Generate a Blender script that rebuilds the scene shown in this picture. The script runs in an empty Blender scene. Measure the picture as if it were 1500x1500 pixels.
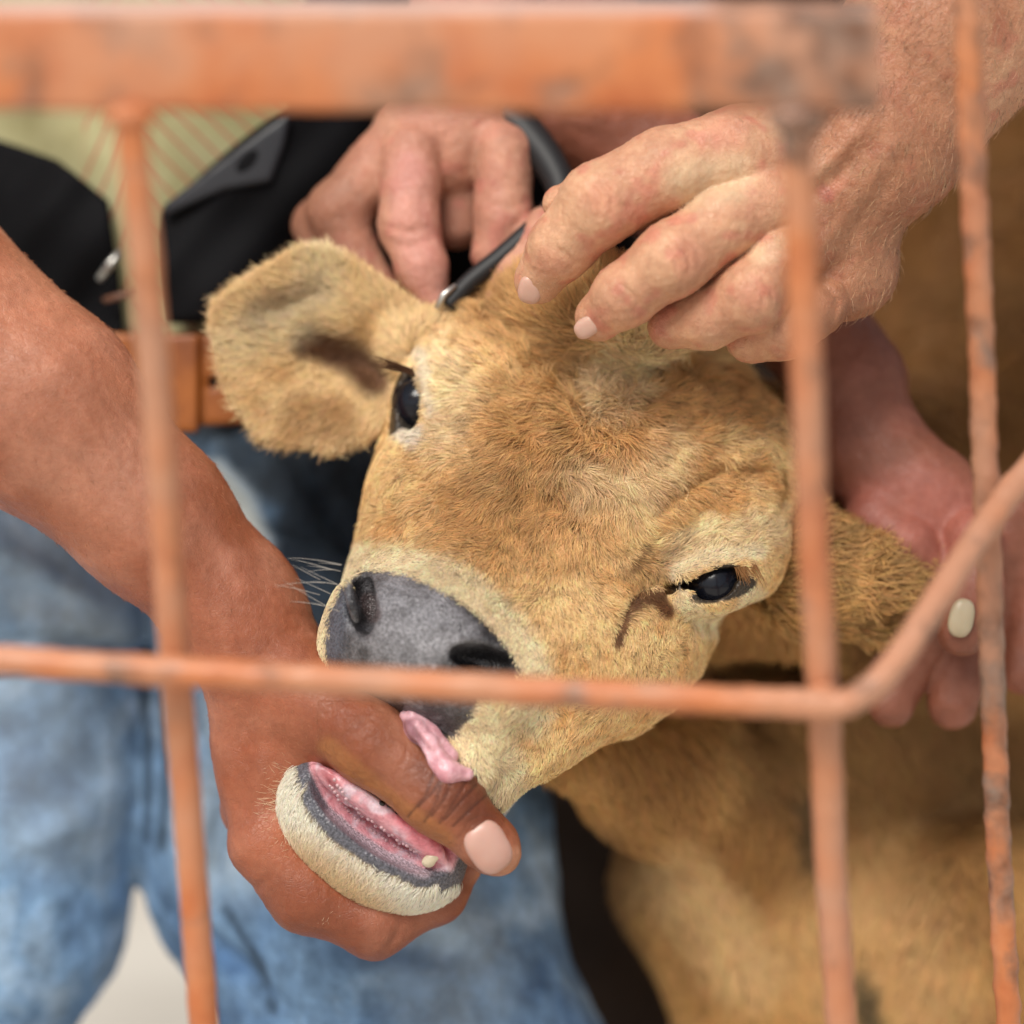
import bpy, math, random, time
import numpy as np
from mathutils import Matrix, Vector
T0 = time.time()
rng = np.random.default_rng(7); random.seed(7)
C = bpy.context.scene.collection
SC = bpy.context.scene

# ------------------------------------------------------------------ camera, world, light
S = 0.40 / 1500.0            # metres per design unit (one unit = one photo pixel at the focus distance)
D = 1.5                      # focus distance
DP = D / S
PITCH = math.radians(12)
CAM_H = 0.90
cam = bpy.data.cameras.new('camera'); camo = bpy.data.objects.new('camera', cam); C.objects.link(camo)
camo.location = (0, -1.5, CAM_H); camo.rotation_euler = (math.radians(90) - PITCH, 0, 0)
cam.sensor_width = 36; cam.lens = 36 * D / 0.40; cam.clip_end = 200; cam.clip_start = 0.05
cam.dof.use_dof = True; cam.dof.focus_distance = D - 0.014; cam.dof.aperture_fstop = 2.35; cam.dof.aperture_blades = 0
SC.camera = camo
RC = np.array(Matrix.Rotation(math.radians(90) - PITCH, 3, 'X'))
CL = np.array(camo.location)

W = bpy.data.worlds.new('World'); SC.world = W; W.use_nodes = True
wn = W.node_tree; bg = wn.nodes['Background']
sky = wn.nodes.new('ShaderNodeTexSky'); sky.sky_type = 'NISHITA'; sky.sun_disc = False
SUN_EL, SUN_AZ = math.radians(53), math.radians(204)     # azimuth clockwise from +Y: behind and left of the camera
sky.sun_elevation = SUN_EL; sky.sun_rotation = SUN_AZ; sky.air_density = 1.0; sky.dust_density = 3.0
hs = wn.nodes.new('ShaderNodeHueSaturation'); hs.inputs['Saturation'].default_value = 0.45     # thin overcast: a paler sky
wn.links.new(sky.outputs[0], hs.inputs['Color']); wn.links.new(hs.outputs[0], bg.inputs[0]); bg.inputs[1].default_value = 0.05
sun = bpy.data.lights.new('sun', 'SUN'); sun.energy = 1.5; sun.angle = math.radians(30); sun.color = (1, 0.95, 0.87)
suno = bpy.data.objects.new('sun', sun); C.objects.link(suno)
sd = Vector((math.sin(SUN_AZ) * math.cos(SUN_EL), math.cos(SUN_AZ) * math.cos(SUN_EL), math.sin(SUN_EL)))
suno.rotation_euler = sd.to_track_quat('Z', 'Y').to_euler()
SC.view_settings.view_transform = 'Standard'; SC.view_settings.look = 'None'
SC.view_settings.exposure = 1.05; SC.view_settings.gamma = 1; SC.view_settings.use_curve_mapping = False
SC.cycles.max_bounces = 6; SC.cycles.diffuse_bounces = 3; SC.cycles.use_denoising = True
SC.cycles.sample_clamp_indirect = 4

# ------------------------------------------------------------------ space helpers
def Q(p):                       # photo pixel + depth -> design space
    p = np.asarray(p, float); f = 1 + p[..., 2:3] / DP
    return np.concatenate([750 + (p[..., :2] - 750) * f, p[..., 2:3]], -1)
def proj(v):                    # design space -> photo pixel
    f = 1 + v[:, 2] / DP
    return 750 + (v[:, 0] - 750) / f, 750 + (v[:, 1] - 750) / f
def world(v):                   # design space -> metres
    v = np.asarray(v, float)
    c = np.stack([(v[..., 0] - 750) * S, -(v[..., 1] - 750) * S, -(D + v[..., 2] * S)], -1)
    return c @ RC.T + CL
def nrm(v):
    v = np.asarray(v, float); return v / (np.linalg.norm(v, axis=-1, keepdims=True) + 1e-9)
def sst(x, a, b):
    t = np.clip((x - a) / (b - a), 0, 1); return t * t * (3 - 2 * t)

def vnoise(P, f, seed=0):
    p = P * f + seed * 17.37; i = np.floor(p).astype(np.int64); t = p - i; t = t * t * (3 - 2 * t)
    def hsh(a, b, c):
        n = (a * 73856093) ^ (b * 19349663) ^ (c * 83492791) ^ (seed * 2654435761 & 0xffffff)
        n = (n ^ (n >> 13)) * 1274126177 & 0x7fffffff
        return ((n ^ (n >> 16)) & 0xffff) / 32767.5 - 1
    r = 0
    for a in (0, 1):
        for b in (0, 1):
            for c in (0, 1):
                w = (t[:, 0] if a else 1 - t[:, 0]) * (t[:, 1] if b else 1 - t[:, 1]) * (t[:, 2] if c else 1 - t[:, 2])
                r = r + w * hsh(i[:, 0] + a, i[:, 1] + b, i[:, 2] + c)
    return r
def fbm(P, f, n=3, seed=0):
    r = 0; a = 1
    for k in range(n): r = r + a * vnoise(P, f * 2 ** k, seed + k); a *= 0.5
    return r

# ------------------------------------------------------------------ implicit surfaces
def smin(a, b, k):
    if k <= 0: return np.minimum(a, b)
    h = np.maximum(k - np.abs(a - b), 0) / k
    return np.minimum(a, b) - h * h * k * 0.25
class Vol:
    def __init__(s, lo, hi, h):
        s.h = h; s.lo = np.array(lo, float); s.n = np.ceil((np.array(hi) - s.lo) / h).astype(int) + 1
        s.F = np.full(s.n, 400.0, np.float32)
        s.ax = [(s.lo[i] + h * np.arange(s.n[i])).astype(np.float32) for i in range(3)]
    def new(s):
        o = object.__new__(Vol); o.h = s.h; o.lo = s.lo; o.n = s.n; o.ax = s.ax; o.F = np.full(s.n, 400.0, np.float32); return o
    def sl(s, lo, hi, m):
        a = [int(np.clip(math.floor((lo[i] - m - s.lo[i]) / s.h), 0, s.n[i])) for i in range(3)]
        b = [int(np.clip(math.ceil((hi[i] + m - s.lo[i]) / s.h) + 1, 0, s.n[i])) for i in range(3)]
        if any(b[i] <= a[i] for i in range(3)): return None, None
        w = tuple(slice(a[i], b[i]) for i in range(3))
        x, y, z = [s.ax[i][w[i]] for i in range(3)]
        return w, (x[:, None, None], y[None, :, None], z[None, None, :])
    def put(s, w, d, k, op):
        if op == '+': s.F[w] = smin(s.F[w], d.astype(np.float32), k)
        else: s.F[w] = -smin(-s.F[w], d.astype(np.float32), k)
    def cap(s, a, b, ra, rb, k=10, op='+', flat=None):
        a = np.asarray(a, float); b = np.asarray(b, float); R = max(ra, rb); mm = 60 + 2 * k
        lo = np.minimum(a, b) - R; hi = np.maximum(a, b) + R
        w, g = s.sl(lo, hi, mm)
        if w is None: return
        x, y, z = g[0] - a[0], g[1] - a[1], g[2] - a[2]; d = b - a
        if flat is not None:
            n = nrm(flat[0]); q = (x * n[0] + y * n[1] + z * n[2]) * (flat[1] - 1)
            x = x + q * n[0]; y = y + q * n[1]; z = z + q * n[2]; d = d + n * np.dot(d, n) * (flat[1] - 1)
        t = np.clip((x * d[0] + y * d[1] + z * d[2]) / (d @ d + 1e-6), 0, 1)
        dd = np.sqrt((x - t * d[0]) ** 2 + (y - t * d[1]) ** 2 + (z - t * d[2]) ** 2) - (ra + (rb - ra) * t)
        if flat is not None: dd = dd / max(1, flat[1] * .7)
        s.put(w, dd, k, op)
    def chain(s, pts, rs, k=10, flat=None, raw=False):      # rounded limb through pixel points
        P = np.asarray(pts, float)
        if not raw: P = Q(P)
        for i in range(len(P) - 1): s.cap(P[i], P[i + 1], rs[i], rs[i + 1], k, '+', flat)
    def ell(s, c, r, ax=None, k=10, op='+', raw=False):
        c = np.asarray(c, float)
        if not raw: c = Q(c)
        ax = np.eye(3) if ax is None else nrm(np.asarray(ax, float)); r = np.asarray(r, float)
        e = np.sqrt(((ax * r[:, None]) ** 2).sum(0))
        w, g = s.sl(c - e, c + e, 60 + 2 * k)
        if w is None: return
        x, y, z = g[0] - c[0], g[1] - c[1], g[2] - c[2]
        q = [(x * ax[i][0] + y * ax[i][1] + z * ax[i][2]) for i in range(3)]
        k0 = np.sqrt(sum((q[i] / r[i]) ** 2 for i in range(3))) + 1e-6
        k1 = np.sqrt(sum((q[i] / r[i] ** 2) ** 2 for i in range(3))) + 1e-9
        s.put(w, k0 * (k0 - 1) / k1, k, op)
    def merge(s, o, k): s.F = smin(s.F, o.F, k)
    def line(s, pts, r, depth, zr=None):                    # groove (+) or ridge (-) along a polyline of pixel points
        P = Q(np.asarray(pts, float)); lo = P.min(0); hi = P.max(0); m = 2.6 * r
        zr = zr or 60
        w, g = s.sl([lo[0], lo[1], lo[2] - zr], [hi[0], hi[1], hi[2] + zr], m)
        if w is None: return
        best = None
        for i in range(len(P) - 1):
            d = P[i + 1] - P[i]; x, y, z = g[0] - P[i][0], g[1] - P[i][1], (g[2] - P[i][2])
            t = np.clip((x * d[0] + y * d[1]) / (d[0] ** 2 + d[1] ** 2 + 1e-6), 0, 1)
            q = (x - t * d[0]) ** 2 + (y - t * d[1]) ** 2 + 0 * z
            u = (i + t) / (len(P) - 1) + 0 * z
            if best is None: best, bu = q, u
            else: m_ = q < best; best = np.where(m_, q, best); bu = np.where(m_, u, bu)
        s.F[w] += (depth * np.exp(-best / r ** 2) * (0.35 + 0.65 * np.sin(np.pi * np.clip(bu, 0, 1)))).astype(np.float32)
    def prism(s, poly, zf, t, k=0, rnd=6, op='+'):          # thick bent sheet: outline in pixels, zf(x,y) = depth of its middle
        P = np.asarray(poly, float); zc = float(np.mean([zf(np.array(p[0]), np.array(p[1])) for p in P]))
        P = 750 + (P - 750) * (1 + zc / DP)
        w, g = s.sl([P[:, 0].min(), P[:, 1].min(), s.lo[2]], [P[:, 0].max(), P[:, 1].max(), s.ax[2][-1]], 50)
        X, Y = g[0][:, :, 0], g[1][:, :, 0]; X, Y = np.broadcast_arrays(X, Y)
        d = poly_sd(X, Y, P) + rnd
        z0 = zf(X, Y); tt = t(X, Y) if callable(t) else t
        dz = np.abs(g[2] - z0[:, :, None]) - (tt[:, :, None] if callable(t) else tt) + rnd
        dx = d[:, :, None]
        F = np.minimum(np.maximum(dx, dz), 0) + np.sqrt(np.maximum(dx, 0) ** 2 + np.maximum(dz, 0) ** 2) - rnd
        s.put(w, F, k, op)
    def surf(s, x, y, z0=None):                             # first surface depth met from the camera at a photo pixel
        z = s.ax[2] if z0 is None else s.ax[2][s.ax[2] > z0]
        P = Q(np.stack([np.full(len(z), x), np.full(len(z), y), z], 1))
        ij = np.clip(((P - s.lo) / s.h).round().astype(int), 0, s.n - 1); f = s.F[ij[:, 0], ij[:, 1], ij[:, 2]]
        k = np.argmax(f < 0); return float(z[k]) if f[k] < 0 else None
    def mesh(s):
        F = s.F; ins = F < 0; h = s.h
        F[0], F[-1] = np.maximum(F[0], 1), np.maximum(F[-1], 1)
        F[:, 0], F[:, -1] = np.maximum(F[:, 0], 1), np.maximum(F[:, -1], 1)
        F[:, :, 0], F[:, :, -1] = np.maximum(F[:, :, 0], 1), np.maximum(F[:, :, -1], 1)
        ins = F < 0
        c = [ins[i:ins.shape[0] - 1 + i, j:ins.shape[1] - 1 + j, k:ins.shape[2] - 1 + k] for i in (0, 1) for j in (0, 1) for k in (0, 1)]
        allv = c[0].copy(); anyv = c[0].copy()
        for q in c[1:]: allv &= q; anyv |= q
        act = anyv & ~allv
        idx = np.argwhere(act); ids = np.full(act.shape, -1, np.int32); ids[tuple(idx.T)] = np.arange(len(idx))
        corner = {(i, j, k): F[idx[:, 0] + i, idx[:, 1] + j, idx[:, 2] + k] for i in (0, 1) for j in (0, 1) for k in (0, 1)}
        acc = np.zeros((len(idx), 3)); cnt = np.zeros(len(idx))
        for A in corner:
            for d in range(3):
                if A[d] == 0:
                    B = list(A); B[d] = 1; B = tuple(B); fa, fb = corner[A], corner[B]
                    m = (fa < 0) != (fb < 0); t = fa / np.where(m, fa - fb, 1)
                    p = np.zeros((len(idx), 3)); p[:] = A; p[:, d] += t
                    acc[m] += p[m]; cnt[m] += 1
        V = (idx + acc / cnt[:, None]) * h + s.lo
        quads = []
        for d in range(3):
            e1, e2 = [(1, 2), (2, 0), (0, 1)][d]
            a = ins[tuple(slice(1, -1) if q != d else slice(0, -1) for q in range(3))]
            b = ins[tuple(slice(1, -1) if q != d else slice(1, None) for q in range(3))]
            w = np.argwhere(a != b)
            if not len(w): continue
            fl = a[tuple(w.T)]; base = w.copy(); base[:, e1] += 1; base[:, e2] += 1
            def cell(o1, o2):
                q = base.copy(); q[:, e1] -= o1; q[:, e2] -= o2; return ids[tuple(q.T)]
            qd = np.stack([cell(1, 1), cell(0, 1), cell(0, 0), cell(1, 0)], 1)
            qd[~fl] = qd[~fl][:, ::-1]; quads.append(qd)
        return V, np.concatenate(quads)
def poly_sd(X, Y, P):
    d = np.full(X.shape, 1e12); ins = np.zeros(X.shape, bool); n = len(P)
    for i in range(n):
        a, b = P[i], P[(i + 1) % n]; ex, ey = b - a; wx, wy = X - a[0], Y - a[1]
        t = np.clip((wx * ex + wy * ey) / (ex * ex + ey * ey + 1e-9), 0, 1)
        d = np.minimum(d, (wx - ex * t) ** 2 + (wy - ey * t) ** 2)
        cr = ((a[1] <= Y) & (b[1] > Y)) | ((b[1] <= Y) & (a[1] > Y))
        xi = a[0] + (Y - a[1]) / (b[1] - a[1] + 1e-9) * ex
        ins ^= cr & (X < xi)
    return np.sqrt(d) * np.where(ins, -1, 1)
def vnormals(V, Fq):
    N = np.zeros_like(V); n = np.cross(V[Fq[:, 2]] - V[Fq[:, 0]], V[Fq[:, 3]] - V[Fq[:, 1]])
    for i in range(4):
        for d in range(3): N[:, d] += np.bincount(Fq[:, i], n[:, d], len(V))
    return nrm(N)
def join(parts):
    V = []; F = []; o = 0
    for v, f in parts: V.append(v); F.append(f + o); o += len(v)
    return np.concatenate(V), np.concatenate(F)
def paint_seg(x, y, pts, r, soft):            # 1 near a polyline, fading to 0
    P = np.asarray(pts, float); d = np.full(x.shape, 1e9)
    for i in range(len(P) - 1):
        a = P[i]; e = P[i + 1] - P[i]; t = np.clip(((x - a[0]) * e[0] + (y - a[1]) * e[1]) / (e @ e + 1e-6), 0, 1)
        d = np.minimum(d, np.hypot(x - a[0] - t * e[0], y - a[1] - t * e[1]))
    return 1 - sst(d, r, r + soft)
def paint_poly(x, y, P, soft): return 1 - sst(poly_sd(x, y, np.asarray(P, float)), -soft / 2, soft / 2)
def mixc(c, col, m): return c * (1 - m[:, None]) + np.asarray(col, float) * m[:, None]
def srgb(r, g, b):
    v = np.array([r, g, b]) / 255.0; return np.where(v < .04045, v / 12.92, ((v + .055) / 1.055) ** 2.4)

# ------------------------------------------------------------------ object helpers
def mk(name, V, F, mat, parent=None, col=None, smooth=True, designspace=True):
    me = bpy.data.meshes.new(name); V = world(V) if designspace else np.asarray(V, float)
    F = np.asarray(F)
    me.vertices.add(len(V)); me.vertices.foreach_set('co', V.astype(np.float32).ravel())
    nf, k = F.shape; me.loops.add(nf * k); me.loops.foreach_set('vertex_index', F.astype(np.int32).ravel())
    me.polygons.add(nf); me.polygons.foreach_set('loop_start', np.arange(0, nf * k, k, dtype=np.int32))
    me.polygons.foreach_set('use_smooth', np.full(nf, smooth)); me.update(calc_edges=True)
    if col is not None:
        at = me.attributes.new('Col', 'FLOAT_COLOR', 'POINT')
        at.data.foreach_set('color', np.concatenate([np.clip(col, 0, 1), np.ones((len(col), 1))], 1).astype(np.float32).ravel())
    me.materials.append(mat); o = bpy.data.objects.new(name, me); C.objects.link(o)
    if parent is not None: o.parent = parent
    return o
def thing(name, label, cat, at=(750, 750, 0), group=None):
    o = bpy.data.objects.new(name, None); C.objects.link(o); o.empty_display_size = 0.02
    o['label'] = label; o['category'] = cat
    if group: o['group'] = group
    return o
def tag(o, label, cat, group=None):
    o['label'] = label; o['category'] = cat
    if group: o['group'] = group
    return o
def tube(pts, rs, seg=16, cap=True, squash=None):
    P = np.asarray(pts, float); n = len(P); rs = np.broadcast_to(np.asarray(rs, float), (n,))
    T = nrm(np.gradient(P, axis=0)); up = np.array([0.0, 0, 1.0])
    if abs(T[0] @ up) > .9: up = np.array([1.0, 0, 0])
    V = []; a = np.linspace(0, 2 * np.pi, seg, endpoint=False); N = nrm(np.cross(T[0], up))
    for i in range(n):
        N = nrm(N - T[i] * (N @ T[i])); B = np.cross(T[i], N)
        V.append(P[i] + rs[i] * (np.cos(a)[:, None] * N + np.sin(a)[:, None] * B))
    V = np.concatenate(V); F = []
    for i in range(n - 1):
        for j in range(seg):
            F.append((i * seg + j, (i + 1) * seg + j, (i + 1) * seg + (j + 1) % seg, i * seg + (j + 1) % seg))
    if cap:
        c0 = len(V); V = np.concatenate([V, [P[0]], [P[-1]]])
        for j in range(0, seg, 1):
            F.append((c0, j, (j + 1) % seg, (j + 1) % seg)); F.append((c0 + 1, (n - 1) * seg + (j + 1) % seg, (n - 1) * seg + j, (n - 1) * seg + j))
    return V, np.array(F)
def mk_tube(name, pts, rs, mat, parent=None, seg=16, col=None, pix=True):
    P = Q(np.asarray(pts, float)) if pix else np.asarray(pts, float)
    V, F = tube(P, rs, seg)
    me = bpy.data.meshes.new(name); fl = [tuple(dict.fromkeys(map(int, f))) for f in F]
    me.from_pydata(world(V).tolist(), [], fl); me.update()
    for p in me.polygons: p.use_smooth = True
    me.materials.append(mat); o = bpy.data.objects.new(name, me); C.objects.link(o)
    if parent is not None: o.parent = parent
    return o
def smooth_path(pts, n=24):
    P = np.asarray(pts, float); P = np.vstack([2 * P[0] - P[1], P, 2 * P[-1] - P[-2]]); out = []
    for i in range(1, len(P) - 2):
        for t in np.linspace(0, 1, n, endpoint=False):
            a, b, c, d = P[i - 1:i + 3]
            out.append(.5 * (2 * b + (c - a) * t + (2 * a - 5 * b + 4 * c - d) * t * t + (3 * b - a - 3 * c + d) * t ** 3))
    out.append(P[-2]); return np.array(out)

def hairs(name, P, Dr, N, L, colr, mat, parent, rad=0.8, curl=0.0, K=4, droop=0.5):
    """P roots, Dr lay direction, N normals, L lengths (design units)"""
    n = len(P); ts = np.linspace(0, 1, K)
    side = nrm(np.cross(N, Dr)); ph = rng.normal(0, 1, (n, 1))
    pts = np.zeros((n, K, 3)); pts[:, 0] = P - N * 1.0; cur = pts[:, 0].copy()
    for k in range(1, K):
        u = (k - .5) / (K - 1)
        d = nrm(Dr * (0.72 + droop * u) + N * (0.75 - 0.72 * u) + side * ph * curl * (u - .2))
        cur = cur + d * (L / (K - 1))[:, None]; pts[:, k] = cur
    cu = bpy.data.hair_curves.new(name); cu.add_curves([K] * n)
    cu.attributes['position'].data.foreach_set('vector', world(pts.reshape(-1, 3)).astype(np.float32).ravel())
    r = cu.attributes.get('radius') or cu.attributes.new('radius', 'FLOAT', 'POINT')
    rr = np.broadcast_to(rad, (n,))[:, None] * np.array([1, .9, .65, .15] if K == 4 else np.linspace(1, .15, K))[None] * S
    r.data.foreach_set('value', rr.astype(np.float32).ravel())
    a = cu.attributes.new('Col', 'FLOAT_COLOR', 'CURVE')
    a.data.foreach_set('color', np.concatenate([np.clip(colr, 0, 1), np.ones((n, 1))], 1).astype(np.float32).ravel())
    cu.materials.append(mat); o = bpy.data.objects.new(name, cu); C.objects.link(o)
    if parent is not None: o.parent = parent
    return o
def scatter(V, F, n, wgt=None):
    A = np.linalg.norm(np.cross(V[F[:, 2]] - V[F[:, 0]], V[F[:, 3]] - V[F[:, 1]]), axis=1)
    if wgt is not None: A = A * wgt[F].mean(1)
    c = np.cumsum(A); f = np.searchsorted(c, rng.random(n) * c[-1]); f = np.clip(f, 0, len(F) - 1)
    a, b = rng.random((2, n, 1)); q = F[f]
    return q, (a, b)
def bil(X, q, ab):
    a, b = ab; return (X[q[:, 0]] * (1 - a) + X[q[:, 1]] * a) * (1 - b) + (X[q[:, 3]] * (1 - a) + X[q[:, 2]] * a) * b

# ------------------------------------------------------------------ materials
def newmat(name):
    m = bpy.data.materials.new(name); m.use_nodes = True; nt = m.node_tree; b = nt.nodes['Principled BSDF']; return m, nt, b
def nd(nt, t, **kw):
    n = nt.nodes.new(t)
    for k, v in kw.items():
        if k in n.inputs: n.inputs[k].default_value = v
        else: setattr(n, k, v)
    return n
def noise(nt, scale, detail=4, rough=.55, dist=0, vec=None):
    n = nd(nt, 'ShaderNodeTexNoise'); n.inputs['Scale'].default_value = scale; n.inputs['Detail'].default_value = detail
    n.inputs['Roughness'].default_value = rough; n.inputs['Distortion'].default_value = dist
    if vec is None:
        tc = nd(nt, 'ShaderNodeTexCoord'); vec = tc.outputs['Object']
    nt.links.new(vec, n.inputs['Vector']); return n
def ramp(nt, src, stops):
    r = nd(nt, 'ShaderNodeValToRGB'); e = r.color_ramp.elements
    while len(e) < len(stops): e.new(.5)
    for i, (p, c) in enumerate(stops):
        e[i].position = p; e[i].color = (*c, 1) if not np.isscalar(c) else (c, c, c, 1)
    nt.links.new(src, r.inputs[0]); return r
def mix(nt, a, b, f, mode='MIX'):
    m = nd(nt, 'ShaderNodeMix'); m.data_type = 'RGBA'; m.blend_type = mode
    for v, i in ((f, 0), (a, 6), (b, 7)):
        if hasattr(v, 'is_linked') or isinstance(v, bpy.types.NodeSocket): nt.links.new(v, m.inputs[i])
        else: m.inputs[i].default_value = v if i == 0 else (*v, 1)
    return m.outputs[2]
def bump(nt, b, src, strength, dist=0.001):
    u = nd(nt, 'ShaderNodeBump'); u.inputs['Strength'].default_value = strength; u.inputs['Distance'].default_value = dist
    nt.links.new(src, u.inputs['Height']); nt.links.new(u.outputs[0], b.inputs['Normal']); return u
def attr(nt): 
    a = nd(nt, 'ShaderNodeAttribute'); a.attribute_name = 'Col'; return a.outputs['Color']

def skin_mat(name, rough=.42, sss=.12, wr=1.0):
    m, nt, b = newmat(name)
    n1 = noise(nt, 90, 5, .6); r1 = ramp(nt, n1.outputs[0], [(.3, .84), (.7, 1.10)])
    base = mix(nt, attr(nt), r1.outputs[0], 1.0, 'MULTIPLY')
    n3 = noise(nt, 420, 3); r3 = ramp(nt, n3.outputs[0], [(.38, (.93, .86, .84)), (.6, (1, 1, 1))])
    base = mix(nt, base, r3.outputs[0], .8, 'MULTIPLY')
    nt.links.new(base, b.inputs['Base Color']); b.inputs['Roughness'].default_value = rough
    b.inputs['Subsurface Weight'].default_value = sss; b.inputs['Subsurface Radius'].default_value = (1, .35, .18)
    b.inputs['Subsurface Scale'].default_value = .006
    tc = nd(nt, 'ShaderNodeTexCoord')
    vo = nd(nt, 'ShaderNodeTexVoronoi'); vo.feature = 'DISTANCE_TO_EDGE'; vo.inputs['Scale'].default_value = 520
    dn = noise(nt, 130, 3); mp = mix(nt, tc.outputs['Object'], dn.outputs['Color'], .012)
    nt.links.new(mp, vo.inputs['Vector'])
    n2 = noise(nt, 260, 6, .65)
    ad = nd(nt, 'ShaderNodeMath'); ad.operation = 'ADD'
    rr = ramp(nt, vo.outputs['Distance'], [(0, 0.0), (.12, .35)])
    nt.links.new(rr.outputs[0], ad.inputs[0]); nt.links.new(n2.outputs[0], ad.inputs[1])
    bump(nt, b, ad.outputs[0], .75 * wr, .0008); b.inputs['Specular IOR Level'].default_value = .42
    return m
M_bronze = skin_mat('bronze_skin', .42, .12, .55); M_pale = skin_mat('pale_skin', .46, .16, .75)

def fur_mat(name, rough=.55):
    m, nt, b = newmat(name)
    hi = nd(nt, 'ShaderNodeHairInfo')
    r = ramp(nt, hi.outputs['Intercept'], [(0, .62), (.45, .95), (1, 1.12)])
    base = mix(nt, attr(nt), r.outputs[0], 1.0, 'MULTIPLY')
    nt.links.new(base, b.inputs['Base Color']); b.inputs['Roughness'].default_value = rough
    b.inputs['Specular IOR Level'].default_value = .35
    return m
M_fur = fur_mat('calf_fur')
m, nt, b = newmat('calf_hide'); M_hide = m
n1 = noise(nt, 300, 4); r1 = ramp(nt, n1.outputs[0], [(.3, .7), (.7, 1.1)])
nt.links.new(mix(nt, attr(nt), r1.outputs[0], 1, 'MULTIPLY'), b.inputs['Base Color']); b.inputs['Roughness'].default_value = .6
# wet parts (muzzle pad, lips, gum) are driven by the alpha-like third value: separate material slot instead
m, nt, b = newmat('wet_muzzle'); M_wet = m
n1 = noise(nt, 1000, 3, .7); r1 = ramp(nt, n1.outputs[0], [(.38, .45), (.62, 1.5)])
nt.links.new(mix(nt, attr(nt), r1.outputs[0], .8, 'MULTIPLY'), b.inputs['Base Color']); b.inputs['Roughness'].default_value = .34; b.inputs['Specular IOR Level'].default_value = .5
vo = nd(nt, 'ShaderNodeTexVoronoi'); vo.inputs['Scale'].default_value = 900; tc = nd(nt, 'ShaderNodeTexCoord')
nt.links.new(tc.outputs['Object'], vo.inputs['Vector']); bump(nt, b, vo.outputs['Distance'], .5, .0009)
def simple(name, col, rough, spec=.5, metal=0, coat=0):
    m, nt, b = newmat(name); b.inputs['Base Color'].default_value = (*col, 1); b.inputs['Roughness'].default_value = rough
    b.inputs['Specular IOR Level'].default_value = spec; b.inputs['Metallic'].default_value = metal; b.inputs['Coat Weight'].default_value = coat
    return m
def nail_mat(name, c0, c1):
    m, nt, b = newmat(name); n1 = noise(nt, 60, 2); r1 = ramp(nt, n1.outputs[0], [(.3, c0), (.75, c1)])
    nt.links.new(r1.outputs[0], b.inputs['Base Color']); b.inputs['Roughness'].default_value = .34; b.inputs['Subsurface Weight'].default_value = .2; b.inputs['Subsurface Scale'].default_value = .003
    n2 = noise(nt, 500, 3); bump(nt, b, n2.outputs[0], .12, .0004); return m
M_nail = nail_mat('fingernail', (.56, .30, .235), (.64, .40, .33)); M_nailp = nail_mat('fingernail_pale', (.58, .35, .27), (.66, .43, .34)); M_naili = nail_mat('fingernail_ivory', (.42, .34, .22), (.52, .44, .30))
m, nt, b = newmat('wet_gum'); M_gum = m
n1 = noise(nt, 260, 4, .6); r1 = ramp(nt, n1.outputs[0], [(.35, (.75, .62, .64)), (.6, (1, 1, 1))])
nt.links.new(mix(nt, attr(nt), r1.outputs[0], 1, 'MULTIPLY'), b.inputs['Base Color']); b.inputs['Roughness'].default_value = .18
b.inputs['Subsurface Weight'].default_value = .25; b.inputs['Subsurface Scale'].default_value = .004; b.inputs['Subsurface Radius'].default_value = (1, .4, .3)
n2 = noise(nt, 420, 4); bump(nt, b, n2.outputs[0], .55, .0012)
M_tooth = simple('tooth_enamel', (.80, .70, .50), .25)

def paint_mat():
    m, nt, b = newmat('worn_orange_paint')
    n1 = noise(nt, 28, 6, .62, .4); n2 = noise(nt, 95, 5, .6); n3 = noise(nt, 14, 3)
    a = attr(nt)                                      # Col.r = how far the paint has worn off
    sp = nd(nt, 'ShaderNodeSeparateColor'); nt.links.new(a, sp.inputs[0])
    orange = ramp(nt, n1.outputs[0], [(.3, (.46, .11, .026)), (.5, (.59, .19, .06)), (.7, (.62, .26, .12))])
    fade = mix(nt, orange.outputs[0], (.50, .26, .165), ramp(nt, n3.outputs[0], [(.38, .1), (.62, .85)]).outputs[0])
    rust = ramp(nt, n2.outputs[0], [(.35, (.16, .065, .032)), (.65, (.27, .18, .135))])
    n4 = noise(nt, 46, 4, .55, .3); ad = nd(nt, 'ShaderNodeMath'); ad.operation = 'ADD'; nt.links.new(n4.outputs[0], ad.inputs[0]); nt.links.new(sp.outputs[0], ad.inputs[1])
    f = ramp(nt, ad.outputs[0], [(.60, 0), (.80, 1)])
    nt.links.new(mix(nt, mix(nt, fade, rust.outputs[0], f.outputs[0]), (.74, .56, .50), sp.outputs[1]), b.inputs['Base Color'])  # second channel blends in the painted sky reflection on the rail top
    b.inputs['Roughness'].default_value = .42; bump(nt, b, f.outputs[0], .5, -.0006)
    return m
M_paint = paint_mat()

# ================================================================== CALF
calf = thing('calf', 'young tan calf with a dark grey muzzle, mouth held open behind the orange gate', 'calf')
O = np.array([838., 688, 60]); U = nrm([435, 260, -120]); Vv = nrm([-218, 200, -250]); Vv = nrm(Vv - U * (U @ Vv)); Wn = -np.cross(U, Vv)
AX = np.array([U, Vv, Wn])
def H(a, b, c): return O + a * U + b * Vv + c * Wn
hv = Vol((430, 330, -330), (1440, 1270, 420), 4.5)
def he(a, b, c, r, k=40, op='+'): hv.ell(H(a, b, c), r, AX, k, op, raw=True)
def hc(p, q, ra, rb, k=40, flat=None): hv.cap(H(*p), H(*q), ra, rb, k, '+', flat)
def hp(x, y, z, r, k=40, op='+', ax=AX): hv.ell((x, y, z), r, ax, k, op)
he(5, -130, -120, (268, 255, 215))
he(0, -10, -60, (245, 190, 120), 60)
he(60, -225, -90, (215, 120, 150), 60)
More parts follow.
